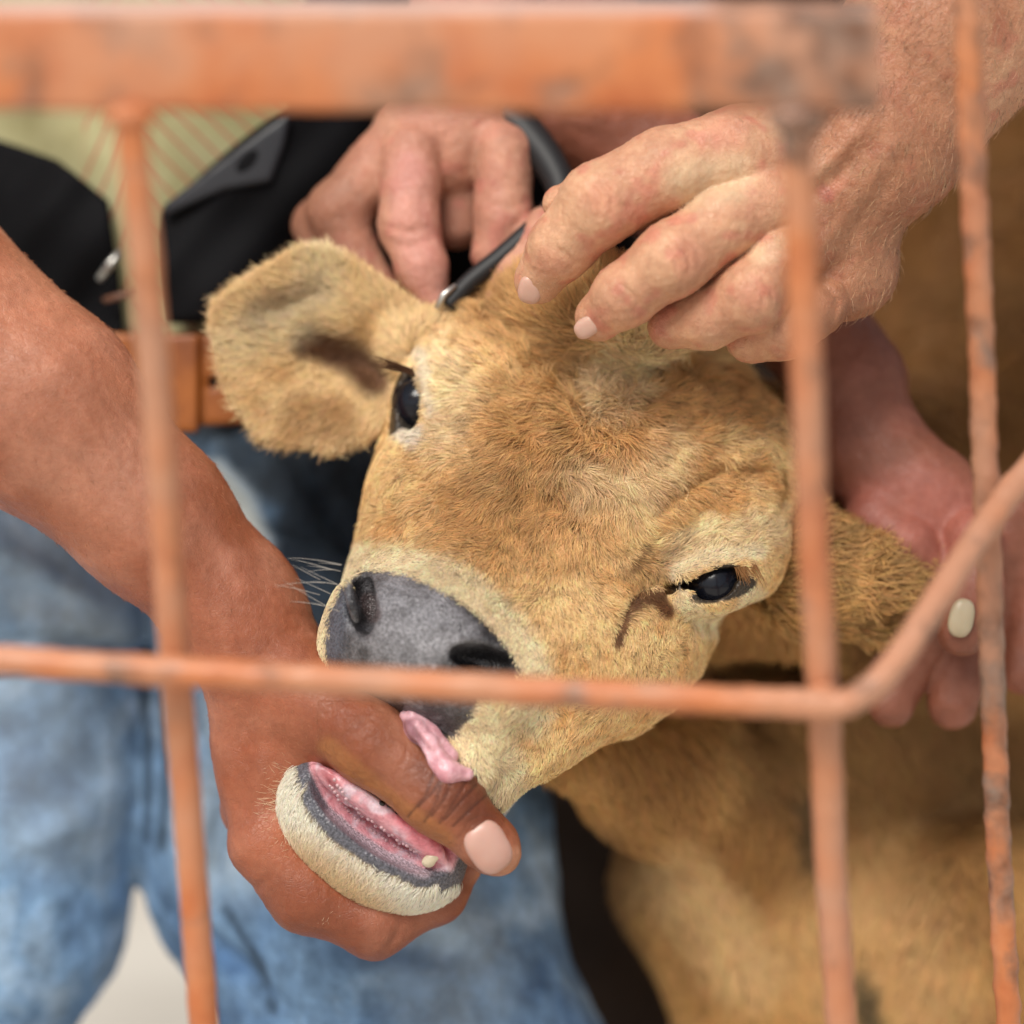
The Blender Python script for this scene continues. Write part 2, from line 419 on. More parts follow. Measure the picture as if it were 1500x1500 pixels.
he(-215, -35, -105, (70, 95, 88), 50)
hp(705, 560, 150, (105, 95, 85), 90)
hp(622, 700, 115, (66, 100, 80), 80)
hp(1075, 810, 78, (80, 66, 76), 60)
hp(1085, 690, 120, (85, 85, 80), 90)
he(-125, 130, -190, (105, 190, 130), 60)
he(185, 85, -175, (118, 180, 130), 70)
hp(840, 900, 10, (110, 170, 95), 70)
hc((0, 40, -85), (-6, 320, -112), 142, 112, 60, (Wn, 1.15))
he(-6, 345, -112, (166, 78, 96), 50)
he(-95, 368, -165, (72, 62, 78), 40)
hp(672, 1040, -60, (92, 62, 75), 36)
hp(700, 1100, -50, (52, 92, 62), 36)
hp(720, 1150, -30, (36, 50, 45), 24)
hp(790, 1060, 10, (75, 95, 70), 50)
hp(900, 455, 100, (95, 50, 70), 50)
hp(800, 470, 120, (70, 32, 60), 50)
# ---- eyes
EYR = np.array([1046., 858, 4]); EYL = np.array([617., 592, 122])
rx = nrm([1, -.22, .42]); rz = nrm(np.cross(rx, [0.1, 1, -.15])); rz = rz * -np.sign(rz[2]); ry = np.cross(rz, rx); RAX = [rx, ry, rz]
hp(EYR[0] + 2, EYR[1] - 6, EYR[2] + 4, (80, 50, 57), 26, '+', RAX)
hp(EYR[0] - 1, EYR[1] - 9, EYR[2] - 34, (49, 13, 62), 5, '-', RAX); hp(EYR[0] - 2, EYR[1] + 1, EYR[2] - 34, (31, 20, 62), 7, '-', RAX)
hp(EYR[0] - 58, EYR[1] + 6, EYR[2] - 20, (26, 11, 22), 8, '-', RAX)
lz = nrm([-.83, -.15, -.55]); ly = nrm([.22, .95, -.2]); ly = nrm(ly - lz * (ly @ lz)); lx = np.cross(ly, lz); LAX = [ly, lx, lz]
hp(EYL[0] + 14, EYL[1], EYL[2], (72, 56, 56), 24, '+', LAX)
hp(EYL[0] - 8, EYL[1], EYL[2] - 38, (50, 27, 60), 8, '-', LAX)
# ---- nostrils
zn = hv.surf(531, 884); hp(533, 886, zn + 14, (43, 25, 50), 10, '-', [nrm([.3, 1, .1]), nrm([1, -.3, -.3]), nrm([.4, 0, 1])])
hp(516, 880, zn + 2, (34, 9, 12), 12, '+', [nrm([.3, 1, .1]), nrm([1, -.3, -.3]), nrm([.4, 0, 1])])
zn = hv.surf(708, 966); hp(708, 966, zn + 8, (50, 20, 44), 8, '-', [nrm([1, .25, .2]), nrm([-.2, 1, -.2]), nrm([-.2, .3, 1])])
for L, r, d in (([(950, 745), (1000, 712), (1060, 690), (1105, 688), (1132, 712)], 12, 10), ([(1040, 668), (1100, 662), (1135, 680)], 14, -4),
                ([(985, 850), (940, 858), (915, 885), (903, 925)], 9, 8), ([(930, 800), (960, 815), (1010, 818)], 12, 6),
                ([(842, 560), (858, 590), (866, 622)], 20, 15), ([(760, 560), (800, 640), (790, 720)], 26, 8), ([(700, 500), (740, 480), (790, 500)], 20, 8), ([(930, 560), (1000, 540)], 18, 8), ([(900, 610), (980, 600), (1050, 590)], 16, -8), ([(1000, 905), (1050, 915), (1090, 890)], 10, 5),
                ([(1138, 680), (1148, 712), (1140, 745)], 10, 18), ([(1122, 690), (1130, 720)], 7, -8)):
    zz = [hv.surf(*p) for p in L]; zz = [q if q is not None else 60 for q in zz]
    hv.line([(p[0], p[1], q) for p, q in zip(L, zz)], r, d, 50)

# ---- lower jaw, held open by the thumb
jv = Vol((395, 1070, -150), (830, 1370, 150), 3.0)
J1 = nrm([.80, .60, .10]); J2 = nrm([-.52, .74, -.42]); J2 = nrm(J2 - J1 * (J1 @ J2)); J3 = np.cross(J1, J2); J3 = J3 * -np.sign(J3[2]); JA = [J1, J2, J3]
jv.ell((548, 1216, -20), (150, 90, 78), JA, 20)
jv.ell((500, 1190, -14), (92, 84, 70), JA, 30); jv.ell((548, 1262, -14), (84, 58, 58), [nrm([.9, .42, 0]), nrm([-.42, .9, 0]), (0, 0, 1)], 40)
jv.chain([(620, 1245, 10), (680, 1200, 50), (750, 1090, 90)], [60, 40, 50], 30)
jv.ell((562, 1190, -92), (138, 56, 66), JA, 8, '-')           # the mouth hollow
jv.ell((556, 1194, -62), (122, 18, 32), JA, 10)                # gum pad
jv.ell((612, 1226, -62), (46, 15, 22), JA, 10); jv.ell((510, 1150, -62), (30, 14, 20), JA, 10)
jv.line([(470, 1130, -80), (520, 1190, -85), (590, 1240, -85), (650, 1272, -70)], 5, 5, 60)
def ball(c, r, n=24, sc=(1, 1, 1), ax=None):
    c = Q(np.array(c, float)); i, j = np.meshgrid(np.arange(n + 1), np.arange(2 * n), indexing='ij')
    a, b = math.pi * i.ravel() / n, math.pi * j.ravel() / n
    u = np.stack([np.sin(a) * np.cos(b), np.sin(a) * np.sin(b), np.cos(a)], 1) * r * np.array(sc)
    if ax is not None: u = u @ nrm(np.array(ax, float))
    F = np.array([(i * 2 * n + j, i * 2 * n + (j + 1) % (2 * n), (i + 1) * 2 * n + (j + 1) % (2 * n), (i + 1) * 2 * n + j) for i in range(n) for j in range(2 * n)])
    return c + u, F

# ---- trunk, neck and legs (out of focus behind the head)
cv = Vol((640, -260, 90), (2500, 3000, 1900), 15)
cv.chain([(1010, 730, 300), (1250, 780, 600), (1500, 760, 900)], [180, 215, 330], 60)
cv.chain([(1080, 800, 320), (1290, 1080, 760)], [110, 250], 80)
cv.ell((1720, 760, 1150), (660, 820, 620), None, 80)
cv.chain([(850, 1085, 260), (960, 1130, 380), (1090, 1180, 560)], [62, 100, 160], 50)
cv.chain([(1120, 1170, 640), (1280, 1400, 780)], [190, 250], 60)
cv.chain([(1030, 1290, 560), (1118, 1500, 610), (1130, 1900, 580), (1140, 2880, 580)], [125, 110, 62, 58], 50)
cv.chain([(1400, 1350, 620), (1420, 1600, 620), (1410, 2880, 620)], [190, 120, 58], 50)
cv.ell((1075, 985, 330), (170, 46, 230), None, 20, '-')
Vb, Fb = cv.mesh(); Nb = vnormals(Vb, Fb)
Vb = Vb + Nb * (fbm(Vb, 1 / 150, 2, 3) * 12)[:, None]
# right ear, held back by the hand
ev = Vol((1080, 700, 20), (1480, 1010, 300), 5)
ev.chain([(1120, 790, 150), (1190, 840, 140), (1280, 862, 130), (1372, 850, 140)], [75, 74, 62, 26], 20, ((.1, .3, -1), 1.7))
ev.ell((1285, 905, 110), (70, 26, 30), [nrm([1, -.2, 0]), nrm([.2, 1, 0]), (0, 0, 1)], 6, '-')
Ve, Fe = ev.mesh()
Vh, Fh = hv.mesh(); _n = vnormals(Vh, Fh); _x, _y = proj(Vh)
Vh = Vh + _n * ((6 * vnoise(Vh, 1 / 34, 77) + 3.5 * vnoise(Vh, 1 / 15, 78)) * paint_seg(_x, _y, [(700, 500), (860, 560), (1080, 580)], 60, 110) * (Vh[:, 2] < 260))[:, None]
Vj, Fj = jv.mesh()
Nh = vnormals(Vh, Fh); hx, hy = proj(Vh)
PAD = [(474, 985), (476, 905), (498, 858), (538, 831), (600, 842), (665, 872), (718, 915), (757, 962), (766, 990), (735, 1012), (700, 1036), (676, 1072), (655, 1086), (620, 1078), (590, 1056), (550, 1030), (505, 1015)]
TAN = srgb(252, 212, 152); GOLD = srgb(222, 168, 104); CREAM = srgb(254, 234, 194); BROWN = srgb(112, 66, 30); WHITE = srgb(240, 232, 215); GREY = srgb(72, 74, 80)
def head_color(V, x, y, fine=True):
    c = np.tile(TAN, (len(V), 1))
    n = fbm(V * [1, 1, 1], 1 / 60, 3, 11); n2 = fbm(V, 1 / 16, 2, 21)
    c = mixc(c, GOLD, sst(n + .5 * n2, -.1, .9) * .75)
    c = mixc(c, GOLD * .72, paint_seg(x, y, [(760, 455), (815, 520), (830, 600), (800, 690), (700, 750)], 25, 85) * .7)
    c = mixc(c, GOLD * .9, paint_seg(x, y, [(640, 625), (720, 630), (800, 640)], 8, 45) * .55)
    c = mixc(c, GOLD, paint_seg(x, y, [(900, 630), (1000, 585), (1120, 590)], 16, 50) * .7)
    c = mixc(c, GOLD * .85, paint_seg(x, y, [(960, 730), (1040, 690), (1110, 690), (1135, 710)], 6, 22) * .8)
    c = mixc(c, GOLD, paint_seg(x, y, [(700, 770), (790, 790), (860, 760)], 20, 60) * .5)
    c = mixc(c, GOLD * .7, paint_seg(x, y, [(920, 830), (950, 825), (985, 828)], 8, 20) * .7)
    c = mixc(c, CREAM, paint_seg(x, y, [(650, 530), (680, 580), (665, 620)], 14, 60) * .55)
    c = mixc(c, CREAM, paint_seg(x, y, [(985, 805), (1060, 785), (1125, 775)], 8, 40) * .5)
    c = mixc(c, CREAM, paint_seg(x, y, [(885, 575), (930, 530), (960, 500)], 14, 45) * .45)
    c = mixc(c, CREAM, paint_seg(x, y, [(860, 700), (930, 700), (960, 660)], 12, 50) * .35)
    m = paint_seg(x, y, [(460, 985), (464, 900), (488, 850), (535, 818), (610, 826), (690, 862), (745, 910), (780, 975), (775, 1040)], 14, 34)
    c = mixc(c, CREAM, m * .85)
    c = mixc(c, CREAM, paint_seg(x, y, [(700, 1075), (715, 1120), (735, 1175)], 34, 40) * .8)
    c = mixc(c, WHITE, paint_seg(x, y, [(615, 512), (632, 530), (644, 600)], 3, 14) * .6)
    c = mixc(c, WHITE, paint_seg(x, y, [(592, 632), (622, 640)], 8, 16) * .8)
    c = mixc(c, CREAM, paint_seg(x, y, [(985, 836), (1040, 816), (1110, 808)], 3, 14) * .8)
    c = mixc(c, CREAM, paint_seg(x, y, [(1000, 880), (1030, 912), (1075, 910), (1105, 870)], 7, 16) * .8)
    n3 = 3 * vnoise(V, 1 / 9, 5)
    st = np.maximum(paint_seg(x + n3, y, [(966, 866), (945, 868), (930, 878), (914, 896), (903, 935)], 3.5, 6), paint_seg(x + n3, y, [(945, 872), (962, 874), (974, 893)], 6, 9))
    c = mixc(c, srgb(104, 60, 34), st * .92)
    c = mixc(c, srgb(110, 68, 38), paint_seg(x + n3, y, [(930, 800), (920, 824)], 1, 9) * .6)
    return c
def wetmask(V, N, x, y):                  # bare dark skin: muzzle pad and eye rims
    nz = vnoise(V, 1 / 9, 8) * 5
    front = (V[:, 2] < 40)
    m = paint_poly(x + nz, y + nz, PAD, 12) * front
    m = np.maximum(m, paint_seg(x, y, [(690, 1128), (700, 1160), (738, 1192)], 5, 8) * front)
    return m
wm = wetmask(Vh, Nh, hx, hy)
def local(c, ax, P): 
    q = P - Q(np.array(c, float)); return np.stack([q @ a for a in ax], 1)
lr = local(EYR, RAX, Vh); er = np.minimum(np.sqrt(((lr[:, 0] + 4) / 50) ** 2 + ((lr[:, 1] + 11) / 16) ** 2), np.sqrt(((lr[:, 0] + 3) / 34) ** 2 + ((lr[:, 1] - 0) / 23) ** 2)); er = np.where(np.abs(lr[:, 2]) < 90, er, 9)
ll = local(EYL, LAX, Vh); el = np.sqrt(((ll[:, 0]) / 58) ** 2 + (ll[:, 1] / 36) ** 2); el = np.where((np.abs(ll[:, 2]) < 90) & (hx < 650), el, 9)
rim = np.maximum(1 - sst(er, .98, 1.13), 1 - sst(el, .95, 1.1))
rim = np.maximum(rim, paint_seg(hx, hy, [(985, 856), (1004, 856)], 5, 8))
col = head_color(Vh, hx, hy) * .75
pn = fbm(Vh, 1 / 22, 3, 4); sp = vnoise(Vh, 1 / 5, 6)
pad = mixc(np.tile(srgb(64, 62, 63), (len(Vh), 1)), srgb(146, 145, 149), np.clip(.85 * paint_seg(hx, hy, [(590, 870), (635, 915), (590, 955)], 10, 95) + 40 / 100 * pn + .35 * sp * sst(hx, 560, 600), 0, 1))  # paler pad centre: a highlight painted in, over the skin's own mottling
pad = mixc(pad, srgb(104, 110, 122), paint_seg(hx, hy, [(490, 880), (482, 950)], 8, 26) * .7)
pad = mixc(pad, srgb(30, 28, 30), paint_seg(hx, hy, [(690, 880), (750, 960)], 6, 26) * .6)
pad = mixc(pad, srgb(74, 54, 52), paint_seg(hx, hy, [(540, 880), (546, 900)], 8, 10) * .7)
pad = mixc(pad, srgb(26, 24, 25), paint_seg(hx, hy, [(522, 862), (518, 890), (530, 905)], 4, 8) * .8)
pad = mixc(pad, srgb(22, 20, 21), paint_seg(hx, hy, [(670, 966), (735, 968)], 7, 12) * .85)
col = col * (1 - wm[:, None]) + pad * wm[:, None]
col = mixc(col, srgb(22, 18, 18), rim * .95)
for nc in (((531, 884), 24), ((712, 972), 26)):
    pass
# jaw paint
Nj = vnormals(Vj, Fj); jx, jy = proj(Vj); lj = local((556, 1228, -20), JA, Vj)
LIP = [(450, 1110), (478, 1150), (520, 1205), (575, 1250), (630, 1285), (684, 1292)]
OUT = [(434, 1104), (437, 1172), (478, 1226), (541, 1269), (604, 1297), (690, 1304)]
n = vnoise(Vj, 1 / 6, 3) * 7 + vnoise(Vj, 1 / 16, 4) * 9
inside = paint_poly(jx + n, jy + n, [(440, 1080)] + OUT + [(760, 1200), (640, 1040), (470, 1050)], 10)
inner = paint_poly(jx, jy, [(452, 1090), (454, 1128), (478, 1176), (520, 1214), (568, 1246), (618, 1270), (662, 1278), (700, 1180), (520, 1060)], 8)
cj = mixc(np.tile(srgb(228, 214, 180), (len(Vj), 1)), srgb(196, 160, 108), sst(lj[:, 1], 30, 85) * .8) * .75
gum = mixc(np.tile(srgb(246, 182, 190), (len(Vj), 1)), srgb(236, 226, 236), sst(fbm(Vj, 1 / 20, 2, 9), -.1, .5) * .7)
gum = mixc(gum, srgb(240, 140, 152), paint_seg(jx, jy, [(600, 1200), (640, 1235)], 14, 18) * .8)
gum = mixc(gum, srgb(190, 95, 100), paint_seg(jx, jy, [(475, 1125), (490, 1150)], 4, 8) * .7)
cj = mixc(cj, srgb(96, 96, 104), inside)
cj = mixc(cj, srgb(190, 172, 182), paint_seg(jx, jy, [(490, 1190), (560, 1245), (620, 1275)], 4, 14) * inside * .8)
cj = cj * (1 - inner[:, None]) + gum * inner[:, None]
bx, by = proj(Vb); bc = np.tile(srgb(196, 148, 92), (len(Vb), 1))
def body_color(V, x, y):
    c = np.tile(srgb(216, 166, 102), (len(V), 1)); c = mixc(c, srgb(160, 112, 62), sst(fbm(V, 1 / 170, 2, 31), -.1, .6) * .7)
    c = mixc(c, srgb(112, 72, 28), (1 - sst(y, 760, 1250)) * sst(x, 1150, 1260) * .95); c = mixc(c, srgb(120, 84, 46), paint_seg(x, y, [(1150, 1080), (1450, 1120)], 60, 90) * .7); c = mixc(c, srgb(96, 66, 38), paint_seg(x, y, [(850, 1230), (910, 1420), (960, 1560)], 20, 50) * .75)  # shade painted in: darker brown on the upper right and left chest edge
    c = mixc(c, srgb(236, 196, 138), paint_seg(x, y, [(990, 1270), (1040, 1330), (1090, 1400)], 25, 60) * .9)  # lit fur on the shoulder, painted into the coat colour
    c = mixc(c, srgb(226, 184, 128), paint_seg(x, y, [(1270, 1340), (1320, 1480)], 60, 120) * .7)  # light on the lower flank, painted as paler tan
    c = mixc(c, srgb(60, 58, 44), paint_seg(x, y, [(1265, 1420), (1275, 1480)], 10, 26) * .85)
    c = mixc(c, srgb(70, 60, 44), paint_seg(x, y, [(1170, 1160), (1180, 1230)], 8, 26) * .7)
    return c
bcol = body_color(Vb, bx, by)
ecol = np.tile(srgb(190, 146, 92), (len(Ve), 1))
NH, NJ = len(Vh), len(Vj)
V, F = join([(Vh, Fh), (Vj, Fj), (Ve, Fe), (Vb, Fb)])
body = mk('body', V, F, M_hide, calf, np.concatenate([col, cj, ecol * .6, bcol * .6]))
body.data.materials.append(M_wet); body.data.materials.append(M_gum)
wetv = np.concatenate([np.maximum(wm, rim), inside, np.zeros(len(Ve) + len(Vb))])
gumv = np.concatenate([np.zeros(NH), inner * inside, np.zeros(len(Ve) + len(Vb))])
body.data.polygons.foreach_set('material_index', np.where(gumv[F].mean(1) > .5, 2, (wetv[F].mean(1) > .5)).astype(np.int32))
# eyes
m, nt, b = newmat('calf_eye'); b.inputs['Base Color'].default_value = (.006, .007, .012, 1); b.inputs['Roughness'].default_value = .2; b.inputs['Coat Weight'].default_value = .25; b.inputs['Specular IOR Level'].default_value = .3; b.inputs['Coat Roughness'].default_value = .1
for c, r_ in ((EYR + [0, -2, 6], 45), (EYL, 46)): mk('eye', *ball(c, r_), m, calf)
tv = Vol((560, 1020, -190), (720, 1170, 20), 2.5)
tv.chain([(592, 1048, -112), (610, 1068, -136), (630, 1090, -142), (642, 1114, -146), (656, 1130, -148), (684, 1134, -140)], [7, 11, 11, 12, 15, 10], 14)
tv.ell((608, 1080, -118), (13, 26, 12), [nrm([.8, -.5, 0]), nrm([.5, .8, 0]), (0, 0, 1)], 5); tv.chain([(606, 1048, -118), (632, 1074, -128), (660, 1108, -132)], [12, 12, 12], 5)
tv.line([(600, 1066, -155), (630, 1098, -165), (650, 1124, -168)], 4, 3, 40)
tv.line([(602, 1060, -140), (624, 1096, -150), (640, 1122, -155)], 3, 3.5, 40)
Vq, Fq_ = tv.mesh(); qx, qy = proj(Vq); cq = np.tile(srgb(236, 186, 194), (len(Vq), 1)); cq = mixc(cq, srgb(150, 104, 114), paint_seg(qx, qy, [(598, 1062), (612, 1092)], 5, 9) * .8); cq = mixc(cq, srgb(205, 130, 142), paint_seg(qx, qy, [(640, 1126), (655, 1142)], 3, 7) * .5)
mk('tongue', Vq, Fq_, M_gum, calf, cq)
tt = Vol((600, 1220, -140), (670, 1290, 20), 1.5)
zt_ = (jv.surf(632, 1256) or -60)
tt.ell((632, 1257, zt_ - 1), (15, 8, 8), [nrm([.85, -.5, 0]), nrm([.5, .85, 0]), (0, 0, 1)], 3); tt.ell((628, 1264, zt_ + 3), (9, 7, 6), None, 6)
mk('tooth', *tt.mesh(), M_tooth, calf)

pt = smooth_path([(484, 1150, 0), (515, 1192, 0), (562, 1228, 0), (606, 1256, 0)], 8)[:, :2]; pk = []
for k, p in enumerate(pt):
    for q_ in range(2):
        a_ = (p[0] + rng.normal(0, 1.5) + 7 * q_, p[1] + rng.normal(0, 1.5) - 7 * q_); z_ = jv.surf(*a_)
        if z_ is not None: pk.append(ball((a_[0], a_[1], z_ + 2), 1, 5, (3.4, 3.4, 6)))
V, F = join(pk); po = mk('gum_papillae', V, F, simple('pale_gum', srgb(226, 190, 194), .3), calf); po['kind'] = 'stuff'
pk = []
for k in range(16):
    a_ = (548 + 46 * k / 15 + rng.normal(0, 4), 1158 + 34 * k / 15 + rng.normal(0, 5)); z_ = jv.surf(*a_)
    if z_ is not None: V, F = ball((a_[0], a_[1], z_ - 1), 1, 5, rng.uniform(2, 5.5, 3)); pk.append((V + rng.normal(0, .5, V.shape), F))
V, F = join(pk); po = mk('chewed_feed', V, F, simple('wet_feed', (.03, .03, .028), .12), calf); po['kind'] = 'stuff'

# left ear: a thick cupped leaf
lv = Vol((290, 340, 90), (670, 690, 290), 4)
EARP = [(648, 472), (600, 440), (560, 412), (520, 384), (480, 366), (448, 364), (400, 390), (352, 418), (318, 446), (314, 475), (326, 535), (345, 590), (385, 642), (410, 652), (450, 652), (490, 660), (540, 640), (585, 606), (610, 570)]
def ez(x, y):
    u = (x - 470) / 160; v = (y - 510 - (x - 470) * .0) / 140
    return 185 + 42 * np.exp(-((x - 505) / 90) ** 2 - ((y - 520) / 40) ** 2) - 22 * u * u - 26 * v * v
lv.prism(EARP, ez, 9, 0, 7)
lv.ell((530, 530, 175), (50, 17, 42), [nrm([1, .25, 0]), nrm([-.25, 1, 0]), (0, 0, 1)], 16, '-')
lv.ell((435, 445, 150), (56, 13, 24), [nrm([1, -.4, 0]), nrm([.4, 1, 0]), (0, 0, 1)], 14, '-')
lv.chain([(600, 510, 190), (650, 505, 175)], [44, 60], 30)
Vl, Fl = lv.mesh(); lx, ly = proj(Vl)
def ear_color(V, x, y):
    c = np.tile(srgb(246, 214, 162), (len(V), 1)); c = mixc(c, srgb(220, 176, 118), sst(fbm(V, 1 / 45, 2, 5), 0, .8) * .6)
    c = mixc(c, srgb(104, 66, 44), paint_seg(x, y, [(460, 500), (515, 518), (552, 550)], 11, 26) * .95)
    c = mixc(c, srgb(132, 98, 72), paint_seg(x, y, [(385, 470), (430, 446), (468, 430)], 8, 30) * .85)
    c = mixc(c, srgb(170, 122, 70), paint_seg(x, y, [(450, 610), (500, 615)], 14, 34) * .6)
    c = mixc(c, srgb(250, 232, 190), paint_seg(x, y, [(470, 380), (480, 430), (440, 470), (350, 500)], 12, 40) * .6)
    return c
earo = mk('ear', Vl, Fl, M_hide, calf, ear_color(Vl, lx, ly) * .6)

# ================================================================== FUR
def lay(N, dx, dy, dz=0.0, jit=.35, V=None, f=1 / 28, amp=.5):
    d = np.stack([dx, dy, np.broadcast_to(dz, dx.shape)], 1); d = nrm(d)
    if V is not None:
        d = d + amp * np.stack([vnoise(V, f, 41), vnoise(V, f, 42), vnoise(V, f, 43)], 1)
        d = d + amp * .5 * np.stack([vnoise(V, f * 3, 44), vnoise(V, f * 3, 45), vnoise(V, f * 3, 46)], 1)
    d = d + rng.normal(0, jit * .4, d.shape)
    return nrm(d - N * (d * N).sum(1, keepdims=True))
def tint(c, lo=.7, hi=1.28, dark=.05):
    n = len(c); c = c * rng.uniform(lo, hi, (n, 1)) * (1 + rng.normal(0, .04, (n, 3)))
    k = rng.random(n) < dark; c[k] *= .42; return c
FN = float(globals().get('FURN', 1.0))
w = (1 - np.maximum(wm, rim)) * (Nh[:, 2] < .45)
q, ab = scatter(Vh, Fh, int(300000 * FN), w); P = bil(Vh, q, ab); N = nrm(bil(Nh, q, ab)); x, y = proj(P)
WX, WY = 862., 606.
dx, dy = x - WX + 60 * vnoise(P, 1 / 70, 81) + 26 * vnoise(P, 1 / 24, 83), y - WY + 60 * vnoise(P, 1 / 70, 82) + 26 * vnoise(P, 1 / 24, 84); r = np.hypot(dx, dy) + 1; sw = .5 * np.exp(-r / 90); g0 = np.exp(-(np.hypot(x - 866, y - 570) / 75) ** 2)[:, None]; rd_ = (np.stack([-.5 + vnoise(P, 1 / 18, 91), .8 + vnoise(P, 1 / 18, 92)], 1) * 1.2 + rng.normal(0, .6, (len(x), 2))) * g0 * 1.4
gx, gy = dx / r + sw * dy / r + rd_[:, 0], dy / r - sw * dx / r + rd_[:, 1]
gz = np.where(y > 900, -.2, .1)
# around the muzzle the coat runs outwards off the pad, on the left temple towards the eye
mz = paint_seg(x, y, [(700, 1075), (740, 1180)], 40, 40); gx = gx * (1 - mz) + .25 * mz; gy = gy * (1 - mz) + 1 * mz
be = paint_seg(x, y, [(980, 790), (1120, 770)], 20, 50); gx = gx * (1 - be) + 1 * be; gy = gy * (1 - be) + -.35 * be
bl = paint_seg(x, y, [(930, 870), (1010, 930), (1100, 930)], 20, 50); gx = gx * (1 - bl) + .5 * bl; gy = gy * (1 - bl) + .9 * bl
L = 19 + 22 * np.exp(-(r / 200) ** 2) - 5 * sst(y, 700, 900) + 8 * vnoise(P, 1 / 30, 7)
L = L + 24 * paint_seg(x, y, [(720, 450), (880, 460), (1100, 500)], 20, 60) + 10 * sst(P[:, 2], 120, 260)
near = paint_seg(x, y, PAD + PAD[:1], 10, 55); L = L * (1 - .62 * near)
lr2 = local(EYR, RAX, P); e2 = np.sqrt(((lr2[:, 0] - 2) / 66) ** 2 + (lr2[:, 1] / 31) ** 2); L = L * (.38 + .62 * sst(e2, 1.0, 2.6))
ll2 = local(EYL, LAX, P); e3 = np.sqrt((ll2[:, 0] / 58) ** 2 + (ll2[:, 1] / 36) ** 2); L = L * np.where(x < 700, .4 + .6 * sst(e3, 1.0, 2.6), 1)
L = np.clip(L, 6, 70) * rng.uniform(.7, 1.25, len(L))
cf = head_color(P, x, y); ck = vnoise(P, 1 / 11, 51); cf = cf * (1 + .22 * ck)[:, None]
hairs('fur', P, lay(N, gx, gy, gz, .4, P, 1 / 26, .75), N, L, tint(cf, .82, 1.18, .04), M_fur, calf, .66, .5, droop=.8)
# jaw
w = (1 - inside) * (lj[:, 0] < 140)
q, ab = scatter(Vj, Fj, int(60000 * FN), w); P = bil(Vj, q, ab); N = nrm(bil(Nj, q, ab)); x, y = proj(P)
cj2 = mixc(np.tile(srgb(255, 246, 226), (len(P), 1)), srgb(234, 200, 150), sst(local((556, 1228, -20), JA, P)[:, 1], 52, 92) * .85)
hairs('chin_fur', P, lay(N, np.full(len(x), -.45), np.full(len(x), .9), -.1, .6, P, 1 / 25, .4), N, rng.uniform(8, 18, len(x)), tint(cj2, .82, 1.15, .035), M_fur, calf, .45, .5, droop=.85)
# ear
Nl = vnormals(Vl, Fl); q, ab = scatter(Vl, Fl, int(60000 * FN)); P = bil(Vl, q, ab); N = nrm(bil(Nl, q, ab)); x, y = proj(P)
dx, dy = x - 600, y - 520; r = np.hypot(dx, dy) + 1
hairs('ear_fur', P, lay(N, dx / r, dy / r * 1.3, -.15, .5, P, 1 / 40, .5), N, rng.uniform(8, 22, len(x)) + 12 * (rng.random(len(x)) < .08), tint(ear_color(P, x, y), .85, 1.15, .01), M_fur, earo, .62, .5, droop=.7)
Ne = vnormals(Ve, Fe); q, ab = scatter(Ve, Fe, int(22000 * FN)); P = bil(Ve, q, ab); N = nrm(bil(Ne, q, ab)); x, y = proj(P)
hairs('held_ear_fur', P, lay(N, np.full(len(x), 1.), np.full(len(x), -.1), -.2, .6, P, 1 / 40, .8), N, rng.uniform(20, 60, len(x)), tint(np.tile(srgb(200, 156, 98), (len(P), 1)) * (1 + .3 * vnoise(P, 1 / 22, 9))[:, None]), M_fur, calf, 1.2, .5, droop=.2)
w = (Nb[:, 2] < .3) * (bx < 1750) * (by < 1750)
q, ab = scatter(Vb, Fb, int(130000 * FN), w.astype(float)); P = bil(Vb, q, ab); N = nrm(bil(Nb, q, ab)); x, y = proj(P)
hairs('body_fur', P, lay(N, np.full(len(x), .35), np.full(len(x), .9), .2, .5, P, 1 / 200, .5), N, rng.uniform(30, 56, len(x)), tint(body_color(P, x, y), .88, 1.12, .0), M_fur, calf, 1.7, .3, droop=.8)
# lashes and whiskers
def few(name, roots, dirs, Ls, c, rad, parent=calf, curl=.0, up=(0, 0, -1)):
    P = Q(np.array(roots, float)); n = len(P)
    hairs(name, P, nrm(np.array(dirs, float)), nrm(np.tile(np.array(up, float), (n, 1))), np.array(Ls, float), np.tile(c, (n, 1)), M_fur, parent, rad, curl, 6, droop=.2)
n = 36; t = rng.random(n)
few('eyelashes', np.stack([1072 + 34 * t, 826 - 1 * t, np.full(n, -30) + 16 * t], 1), np.stack([.25 + .3 * t, .95 + 0 * t, np.full(n, -.4)], 1) + rng.normal(0, .12, (n, 3)), rng.uniform(22, 50, n), srgb(150, 105, 62), 1.0, up=(.3, .1, -1))
n = 26; t = rng.random(n)
few('eyelashes', np.stack([604 + 4 * t, 540 + 12 * t, np.full(n, 70.)], 1), np.stack([np.full(n, -1.), np.full(n, -.28), np.full(n, -.2)], 1) + rng.normal(0, .12, (n, 3)), rng.uniform(40, 80, n), srgb(80, 52, 34), 1.1, up=(-.5, -.2, -.6))
n = 14
few('whiskers', np.stack([rng.uniform(462, 500, n), rng.uniform(820, 900, n), np.full(n, -120.)], 1), np.stack([np.full(n, -1.), rng.normal(-.25, .3, n), rng.normal(-.1, .2, n)], 1), rng.uniform(30, 80, n), srgb(225, 220, 210), .5, up=(-.6, -.3, -.4))
n = 700; t = rng.random(n); pl_ = smooth_path([(432, 1118, 0), (424, 1190, 0), (452, 1270, 0), (505, 1316, 0)], 40)[:, :2]; a = pl_[(t ** 1.35 * (len(pl_) - 1)).astype(int)] + rng.normal(0, 8, (n, 2))
